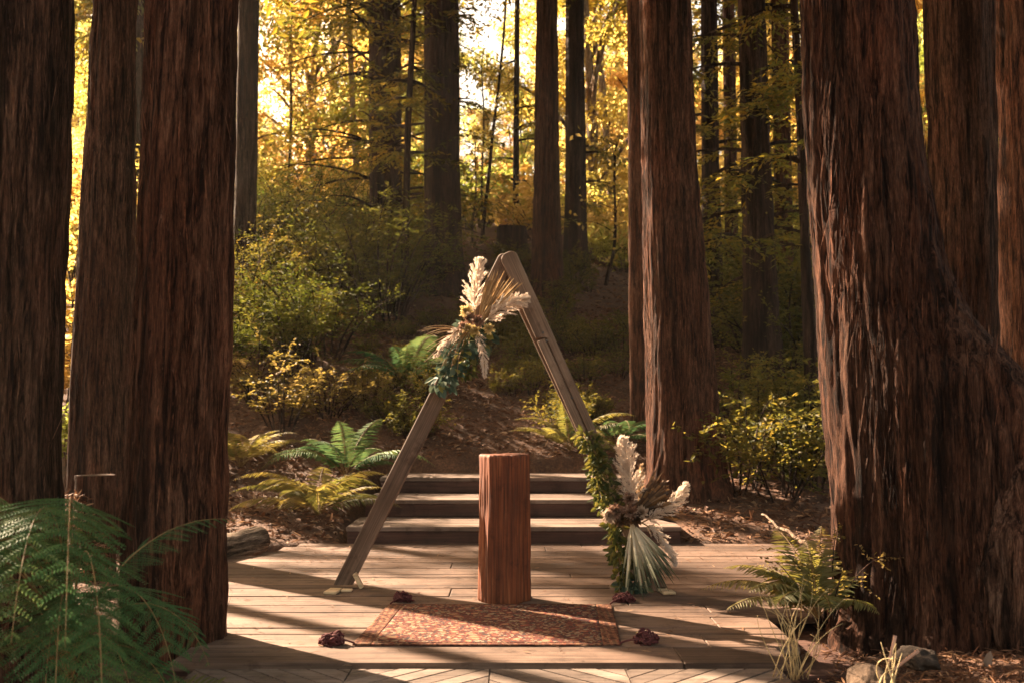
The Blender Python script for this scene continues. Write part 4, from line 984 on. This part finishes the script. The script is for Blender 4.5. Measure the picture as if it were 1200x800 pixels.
# ------------------------------------------------------------------ rug
def rug_mat(name, border):
    m, n, l, p = mat(name)
    tc = n.new("ShaderNodeTexCoord"); mp = n.new("ShaderNodeMapping"); l.new(tc.outputs['Object'], mp.inputs[0])
    ns = n.new("ShaderNodeTexNoise"); ns.inputs['Scale'].default_value = 9; l.new(mp.outputs[0], ns.inputs['Vector'])
    wm = mixc(n, l, .06, mp.outputs[0], ns.outputs['Color'], 'ADD')
    v = n.new("ShaderNodeTexVoronoi"); v.inputs['Scale'].default_value = 62 if not border else 60; l.new(wm, v.inputs['Vector'])
    sep = n.new("ShaderNodeSeparateColor"); l.new(v.outputs['Color'], sep.inputs[0])
    if border: st_ = [(0, (.07, .025, .018)), (.3, (.12, .05, .033)), (.6, (.17, .08, .048)), (.85, (.21, .125, .08))]
    else: st_ = [(0, (.07, .024, .019)), (.22, (.13, .042, .031)), (.42, (.095, .03, .023)), (.5, (.22, .155, .105)), (.6, (.26, .20, .145)), (.68, (.045, .038, .040)), (.8, (.145, .056, .038)), (.92, (.22, .13, .075))]
    r = ramp(n, st_); r.color_ramp.interpolation = 'CONSTANT'; l.new(sep.outputs[0], r.inputs[0])
    v2 = n.new("ShaderNodeTexVoronoi"); v2.inputs['Scale'].default_value = 11; l.new(wm, v2.inputs['Vector'])
    r2 = ramp(n, [(.0, (.34, .22, .13)), (.22, (.30, .07, .04)), (.30, (.05, .03, .035)), (.36, (.2, .05, .03))]); r2.color_ramp.interpolation = 'CONSTANT'; l.new(v2.outputs['Distance'], r2.inputs[0])
    lt = n.new("ShaderNodeMath"); lt.operation = 'LESS_THAN'; lt.inputs[1].default_value = .38; l.new(v2.outputs['Distance'], lt.inputs[0])
    f = n.new("ShaderNodeMath"); f.operation = 'MULTIPLY'; f.inputs[1].default_value = .65 if not border else .25; l.new(lt.outputs[0], f.inputs[0])
    c = mixc(n, l, f.outputs[0], r.outputs[0], r2.outputs[0])
    if border:
        w_ = n.new("ShaderNodeTexWave"); w_.inputs['Scale'].default_value = 9; l.new(mp.outputs[0], w_.inputs['Vector'])
        r3 = ramp(n, [(.4, (.75, .75, .75)), (.6, (1.15, 1.1, 1.05))]); l.new(w_.outputs[0], r3.inputs[0]); c = mixc(n, l, 1.0, c, r3.outputs[0], 'MULTIPLY')
    fib = tnoise(n, l, 300, (1, .25, 1), 2, .6)
    r4 = ramp(n, [(.3, (.62, .62, .62)), (.7, (1.1, 1.06, 1.0))]); l.new(fib.outputs[0], r4.inputs[0]); c = mixc(n, l, 1.0, c, r4.outputs[0], 'MULTIPLY')
    l.new(c, p.inputs['Base Color']); p.inputs['Roughness'].default_value = .95; p.inputs['Specular IOR Level'].default_value = .1
    bump(n, l, fib.outputs[0], .5, .003, p); return m
M_RUG, M_RUGB = rug_mat("patterned_rug", False), rug_mat("rug_border", True)
M_TASSEL = plain("burgundy_yarn", [(.3, (.050, .012, .014)), (.7, (.13, .040, .038))], 60, .9, .4, .004)
rug = tag(empty("rug", (-.10, 5.70, 0)), "red patterned oriental rug with burgundy corner tassels lying on the deck", "rug")
RW, RH, SHR = 1.372, 1.06, .052
def rug_sheet(x0, x1, y0, y1, mat_, name, nx=60, ny=50, zt=.009):
    u = np.linspace(x0, x1, nx); v = np.linspace(y0, y1, ny); U, W_ = np.meshgrid(u, v)
    zz = zt + .006*(noise3((U+5)*3.0, (W_+5)*3.0, .5, 12)-.4)*1.0
    Xs = U + SHR*W_
    V = np.stack([Xs, W_, zz], -1).reshape(-1, 3); Vb = np.stack([Xs, W_, 0*zz+.003], -1).reshape(-1, 3)
    i, j = np.meshgrid(np.arange(ny-1), np.arange(nx-1), indexing='ij'); b_ = (i*nx+j).ravel(); F = np.stack([b_, b_+1, b_+nx+1, b_+nx], -1)
    ring = np.concatenate([np.arange(nx), nx-1+nx*np.arange(1, ny), nx*(ny-1)+np.arange(nx-2, -1, -1), nx*np.arange(ny-2, 0, -1)]); rn = np.roll(ring, -1); N_ = nx*ny
    mb = MB(); mb.add(np.concatenate([V, Vb]), [F, np.stack([ring, ring+N_, rn+N_, rn], -1)]); mb.obj(name, mat_, rug, True)
bw = .095
rug_sheet(-RW/2+bw+.001, RW/2-bw-.001, -RH/2+.035, RH/2-.035, M_RUG, "field")
rug_sheet(-RW/2, -RW/2+bw, -RH/2, RH/2, M_RUGB, "border", 10, 50); rug_sheet(RW/2-bw, RW/2, -RH/2, RH/2, M_RUGB, "border", 10, 50)
rug_sheet(-RW/2+bw+.001, RW/2-bw-.001, -RH/2, -RH/2+.034, M_RUGB, "border", 60, 6); rug_sheet(-RW/2+bw+.001, RW/2-bw-.001, RH/2-.034, RH/2, M_RUGB, "border", 60, 6)
def tassel(px, py, wpx, hpx, corner, seed):
    rg = np.random.default_rng(seed); D = 1.2*FPX/(py-480); c = np.array([(px-600)/FPX*D, D, 0.0]) - np.array(rug.location)
    hw, hh = wpx/FPX*D/2, hpx/FPX*D
    mb = MB()
    for k in range(85):      # bunched loops of yarn
        a = rg.uniform(0, 6.28); q = rg.random()**.5; p = c + np.array([hw*.8*q*np.cos(a), hw*.55*q*np.sin(a), .012 + hh*.8*rg.random()*(1-q*q*.8)])
        th_ = np.linspace(0, rg.uniform(3.5, 6.2), 9); r_ = rg.uniform(.010, .019); u_, v_ = rdirs(2, rg); v_ = unit(np.cross(u_, v_))
        mb.add(*tube(p + r_*(np.cos(th_)[:, None]*u_ + np.sin(th_)[:, None]*v_), .0055, 5))
    cr = np.array(corner); mb.add(*tube(curve(cr, c + np.array([0, 0, .015]), (0, 0, .012), 8), .005, 6))
    mb.obj("tassel", M_TASSEL, rug, True)
tassel(394, 749, 34, 13, (-RW/2-SHR*RH/2+.01, -RH/2+.01, .012), 1); tassel(474, 700, 27, 10, (-RW/2+SHR*RH/2+.01, RH/2-.01, .012), 2)
tassel(729, 700, 28, 8, (RW/2+SHR*RH/2-.01, RH/2-.01, .012), 3); tassel(755, 748, 31, 16, (RW/2-SHR*RH/2-.01, -RH/2+.01, .012), 4)

# ------------------------------------------------------------------ stumps, logs, branch, rocks
def stump(label, base, r_, h, m_side, seed, slope=0.0, top_mat=None, name="stump"):
    th = np.linspace(0, 2*np.pi, 90, endpoint=False); zs = np.linspace(-.25, 1, 40)
    zz = np.where(zs < 0, zs, zs*h)[:, None]; rr = r_*(1+.25*np.exp(-np.clip(zz, 0, None)/(.25*h+.01)))*(1+.06*np.sin(3*th+seed)+.05*np.sin(5*th+2*seed))
    rr = rr + .02*bark_disp(r_*np.cos(th)[None]+seed, r_*np.sin(th)[None], zz, seed)
    zz = zz + np.clip(zs, 0, 1)[:, None]*slope*np.cos(th)[None]*r_ 
    V = np.stack([rr*np.cos(th), rr*np.sin(th), zz+0*rr], -1).reshape(-1, 3)
    i = np.arange(39)[:, None]*90; j = np.arange(90)[None]; j2 = (j+1) % 90
    t = tag(empty(name, base), label, "stump")
    mb = MB(); mb.add(V, np.stack([i+j, i+j2, i+90+j2, i+90+j], -1).reshape(-1, 4)); mb.obj("side", m_side, t, True)
    k = 39*90; mb = MB(); mb.add(np.concatenate([V[k:k+90], [[0, 0, float(V[k:k+90, 2].mean())-.01]]]), np.stack([np.arange(90), (np.arange(90)+1) % 90, np.full(90, 90)], -1)); mb.obj("top", top_mat or m_side, t)
    return t
stump("dark broken stump on the ridge right behind the arch's peak", pt(600, 300, 20.5)*np.array([1, 1, 0]) + np.array([0, 0, float(gz(0, 20.5))]), .30, max(.5, pt(600, 273, 20.5)[2]-float(gz(0, 20.5))), M_BARK_FAR, 3)
pS = on_ground(116, 7.2); s1 = stump("sawn stump between the two left redwoods, its flat top edge catching sun", pS, .13, pt(112, 556, 7.2)[2]-pS[2], M_BARK, 4)
# heap of bark chips piled against the stump
M_LITTER = leafmat("leaf_litter", [(0, (.05, .022, .013)), (.4, (.13, .060, .032)), (.7, (.24, .125, .065)), (.88, (.38, .235, .135)), (1, (.50, .36, .23))], .15, None, .75, .25)
rg = np.random.default_rng(14); n_ = 1100; a = rg.random(n_)
pH = on_ground(88, 7.0); hz = pt(88, 572, 7.0)[2]-pH[2]
q = rg.random(n_)**.5; an = rg.uniform(0, 6.28, n_); P = np.stack([.27*q*np.cos(an), .27*q*np.sin(an), hz*(1-q**2*.9)*rg.uniform(.75, 1, n_)], -1)
mb = MB(); mb.add(*leaf(P, rdirs(n_, rg)*np.array([1, 1, .5]), rdirs(n_, rg)+np.array([0, -.5, 1]), rg.uniform(.03, .08, n_), rg.uniform(.006, .018, n_), rg.random(n_)*.9, .1, 6))
o = mb.obj("bark_heap", M_LITTER); o.location = pH; tag(o, "heap of sunlit bark chips piled beside the sawn stump at the left", "bark heap")
# weathered log along the deck's left edge
M_LOGW = barkmat("grey_log", (.06, .045, .032), (.22, .165, .12), (.38, .30, .23), 1.0)
mb = MB(); c = curve((-2.75, 7.55, .05), (-2.12, 8.75, .07), (0, 0, .02), 30)
V, F = tube(np.stack([0*np.linspace(0, 1, 30), 0*np.linspace(0, 1, 30), np.linspace(0, 1.36, 30)], -1), .115 + .012*np.sin(np.linspace(0, 7, 30)), 40)
V = V + .02*np.c_[noise3(V[:, 0]*20, V[:, 1]*20, V[:, 2]*3, 1)-.5, noise3(V[:, 0]*20, V[:, 1]*20, V[:, 2]*3, 2)-.5, 0*V[:, 0]]
mb.add(V, F); o = mb.obj("fallen_log", M_LOGW, None, True); o.location = (-2.72, 7.5, .06)
o.rotation_euler = Vector((.50, 1.22, .01)).to_track_quat('Z', 'Y').to_euler(); tag(o, "short weathered grey log lying along the deck's left edge", "log")
# fallen branch by the big right trunk
mb = MB(); pth = np.array([pt(893, 602, 8.6), pt(915, 618, 8.2), pt(935, 630, 7.9), pt(955, 645, 7.6)]); pth2 = np.stack([np.interp(np.linspace(0, 3, 16), range(4), pth[:, q]) for q in range(3)], -1)
pth2[:, 2] += .012*np.sin(np.arange(16)*1.1) + .006*np.sin(np.arange(16)*2.7); mb.add(*tube(pth2-pth[-1], np.linspace(.008, .018, 16), 8)); o = mb.obj("fallen_branch", M_BARK_PALE, None, True); o.location = pth[-1]
tag(o, "crooked grey fallen branch leaning by the enormous right redwood", "branch")
def rock(label, c, s, m_, seed, group=None):
    rg = np.random.default_rng(seed); th = np.linspace(0, 2*np.pi, 48, endpoint=False); ph = np.linspace(0.001, np.pi-.001, 26); T_, P_ = np.meshgrid(th, ph)
    u = np.stack([np.cos(T_)*np.sin(P_), np.sin(T_)*np.sin(P_), np.cos(P_)], -1); u2 = np.sign(u)*np.abs(u)**.75
    k = 1 + .8*(fbm(u[..., 0]*1.6+seed, u[..., 1]*1.6, u[..., 2]*1.6, seed)-.5) + .16*(fbm(u[..., 0]*6, u[..., 1]*6, u[..., 2]*6, seed+3)-.5)
    V = (u2*k[..., None]*np.array(s)).reshape(-1, 3); i = np.arange(25)[:, None]*48; j = np.arange(48)[None]; j2 = (j+1) % 48
    mb = MB(); mb.add(V, np.stack([i+j, i+48+j, i+48+j2, i+j2], -1).reshape(-1, 4)); o = mb.obj("rock", m_, None, True); o.location = c; o.rotation_euler = (0, 0, seed); tag(o, label, "rock", group)
M_ROCK = plain("tan_rock", [(.3, (.06, .044, .034)), (.6, (.12, .084, .06)), (.8, (.18, .13, .095))], 14, .9, 1.0, .03, 9)
M_ROCKD = plain("dark_rock", [(.3, (.02, .016, .013)), (.7, (.055, .042, .034))], 14, .9, 1.0, .03, 9)
for m_ in (M_ROCK, M_ROCKD): m_.node_tree.nodes['Principled BSDF'].inputs['Specular IOR Level'].default_value = .05
rock("pale tan rock at the bottom edge, in front of the enormous right redwood", pt(1022, 800, 4.25)*[1, 1, 0] + [0, 0, .04], (.10, .085, .085), M_ROCK, 2)
rock("dark flat rock half buried behind the pale tan rock", pt(1075, 780, 4.6)*[1, 1, 0] + [0, 0, .08], (.10, .07, .04), M_ROCKD, 5)
# dry grass stalks at the deck's right corner
def stalks(label, base, n_, hgt, spread, seed, m_, cat="grass tuft", w0=.004):
    rg = np.random.default_rng(seed); mb = MB()
    for k in range(n_):
        a = rg.uniform(0, 6.28); e = np.array([spread*np.cos(a)*rg.random(), spread*np.sin(a)*rg.random(), hgt*rg.uniform(.5, 1.1)]); s0 = np.array([rg.normal(0, .03), rg.normal(0, .03), -.03])
        mb.add(*tube(curve(s0, e, (rg.normal(0, .03), rg.normal(0, .03), .04), 9), np.linspace(w0, w0*.3, 9), 5))
    o = mb.obj("dry_grass", m_, None, True); o.location = base; tag(o, label, cat); return o
M_STRAW = plain("straw", [(.3, (.26, .19, .09)), (.7, (.46, .36, .19))], 20, .7, 0)
M_PINK = plain("pinkish_stem", [(.3, (.34, .18, .12)), (.7, (.50, .30, .22))], 20, .6, 0)
stalks("clump of tall dry straw stalks at the deck's front right corner", pt(930, 786, 4.55)*[1, 1, 0] + [0, 0, .03], 24, .40, .30, 3, M_STRAW, w0=.0026)
stalks("few short green stalks sprouting beside the pale tan rock", pt(1042, 800, 4.1)*[1, 1, 0] + [0, 0, .05], 8, .2, .06, 4, M_STRAW, "stalks")
for lab, a, b_ in (("upright pinkish twig sticking up behind the pale tan rock", (1038, 772), (1049, 744)), ("slanting pinkish twig lying over the pale tan rock", (1040, 776), (1076, 762))):
    p0, p1 = pt(*a, 4.3), pt(*b_, 4.32); p0[2] -= .05; mb = MB(); mb.add(*tube(curve(p0, p1, (.004, 0, .006), 8)-p0, np.linspace(.006, .008, 8), 7)); o = mb.obj("twig", M_PINK, None, True); o.location = p0; tag(o, lab, "twig")
# big dead leaf against the burl
M_DEAD = leafmat("dead_leaf", [(0, (.18, .12, .08)), (1, (.28, .195, .14))], .2, None, .7, .25)
p0 = pt(1152, 720, 4.78); p0[2] = float(gz(p0[0], p0[1])) - .005; mb = MB(); mb.add(*leaf(np.zeros((1, 3)), [[.45, .25, .8]], [[0, -1, .4]], .10, .05, .6, .15, 6, .1)); o = mb.obj("dead_leaf", M_DEAD); o.location = p0; tag(o, "large pale dead leaf standing against the foot of the enormous right redwood", "leaf")

# ------------------------------------------------------------------ ground litter and things on the deck
rg = np.random.default_rng(99)
def litter(name, xr, yr, n_, lsz, seed, keep, wl=.45):
    rg = np.random.default_rng(seed); x = rg.uniform(*xr, n_); y = rg.uniform(*yr, n_); k = keep(x, y); x, y = x[k], y[k]; n2 = len(x)
    P = np.stack([x, y, gz(x, y)+rg.uniform(.0, .03, n2)], -1)
    mb = MB(); mb.add(*leaf(P, rdirs(n2, rg)*np.array([1, 1, .35]), rdirs(n2, rg)*.7+np.array([0, 0, 1.]), lsz*rg.uniform(.4, 1.3, n2), lsz*wl*rg.uniform(.3, 1.1, n2), rg.beta(1.6, 2.2, n2), .15, 6, .15))
    tag(mb.obj(name, M_LITTER), kind="stuff")
offdeck = lambda x, y: ~((x > -2.3) & (x < 2.6) & (y < 9.1) & ((x < 1.35) | (y > 5.9))) & ~((np.abs(x) < 1.6) & (y > 9) & (y < 11.6))
litter("leaf_litter", (-4.5, 4.5), (9.1, 17), 30000, .085, 1, offdeck, .5)
litter("leaf_litter", (-9, 9), (15, 26), 14000, .12, 2, offdeck, .5)
litter("leaf_litter", (1.25, 4.2), (3.6, 9.0), 7000, .06, 3, offdeck, .22)
litter("leaf_litter", (1.45, 3.4), (3.8, 5.4), 5000, .07, 7, lambda x, y: x > 1.45, .2)
litter("leaf_litter", (-4.5, -1.55), (3.4, 9.2), 6000, .06, 4, lambda x, y: (x < -1.62 - .4*(y > 5.1) - .4*(y > 6.5)), .25)
# pebbles at the bottom right
x = rg.uniform(1.30, 2.1, 260); y = rg.uniform(3.9, 4.7, 260); mb = MB()
for k in range(260):
    s_ = rg.uniform(.005, .014); u = rdirs(1, rg)[0]; V, F = tube(np.array([[-1, 0, 0], [-.75, 0, 0], [0, 0, 0], [.75, 0, 0], [1, 0, 0]])*s_, np.array([.1, .7, 1, .7, .1])*s_*.8, 7)
    a = rg.uniform(0, 6.28); c_, s2 = math.cos(a), math.sin(a); V = V @ np.array([[c_, s2, 0], [-s2, c_, 0], [0, 0, 1]]); mb.add(V + np.array([x[k], y[k], float(gz(x[k], y[k]))+s_*.5]), F, rg.random())
tag(mb.obj("pebbles", M_ROCK, None, True), kind="stuff")
# twigs and needle clumps strewn over the deck
x = np.concatenate([rg.uniform(-2.0, 2.4, 900), rg.normal(-1.35, .45, 320), rg.normal(1.9, .5, 160)]); y = np.concatenate([rg.uniform(4.9, 9.0, 900), rg.normal(8.35, .35, 320), rg.normal(8.5, .35, 160)])
k = (x > -2.0) & (x < 2.5) & (y > 5.0) & (y < 9.05) & ((x < 1.3) | (y > 6)); x, y = x[k], y[k]; n_ = len(x)
P = np.stack([x, y, .004 + rg.uniform(0, .006, n_)], -1); mb = MB()
mb.add(*leaf(P, rdirs(n_, rg)*np.array([1, 1, .06]), np.array([0, 0, 1.])+rdirs(n_, rg)*.25, rg.uniform(.015, .075, n_), rg.uniform(.003, .014, n_), rg.beta(1.5, 2.5, n_), .1, 6))
tag(mb.obj("needle_litter", M_LITTER), kind="stuff")
for lab, px, py, L_, m_ in (("small yellow fallen leaf on the deck behind the right front tassel", 742, 738, .055, M_CREAM), ("pale fallen leaf on the front deck board left of centre", 405, 775, .05, M_DEAD), ("pale leaf on the deck right of the arch's left foot", 427, 679, .04, M_DEAD)):
    D = 1.2*FPX/(py-480); mb = MB(); mb.add(*leaf(np.zeros((1, 3)), [[1, .3, .08]], [[0, .2, 1]], L_, L_*.5, .6, .2, 6, .1)); o = mb.obj("fallen_leaf", m_); o.location = ((px-600)/FPX*D, D, .008); tag(o, lab, "leaf")

# ------------------------------------------------------------------ warm forest air
m = bpy.data.materials.new("air"); m.use_nodes = True; nt = m.node_tree
nt.nodes.remove(nt.nodes["Principled BSDF"]); pv = nt.nodes.new("ShaderNodeVolumePrincipled")
pv.inputs["Color"].default_value = (.95, .88, .78, 1); pv.inputs["Density"].default_value = .0004; pv.inputs["Anisotropy"].default_value = .3
nt.links.new(pv.outputs[0], nt.nodes["Material Output"].inputs["Volume"])
mb = MB(); mb.add(*box((0, 45, 22), 160, 130, 64)); o = mb.obj("haze", m); tag(o, kind="stuff")
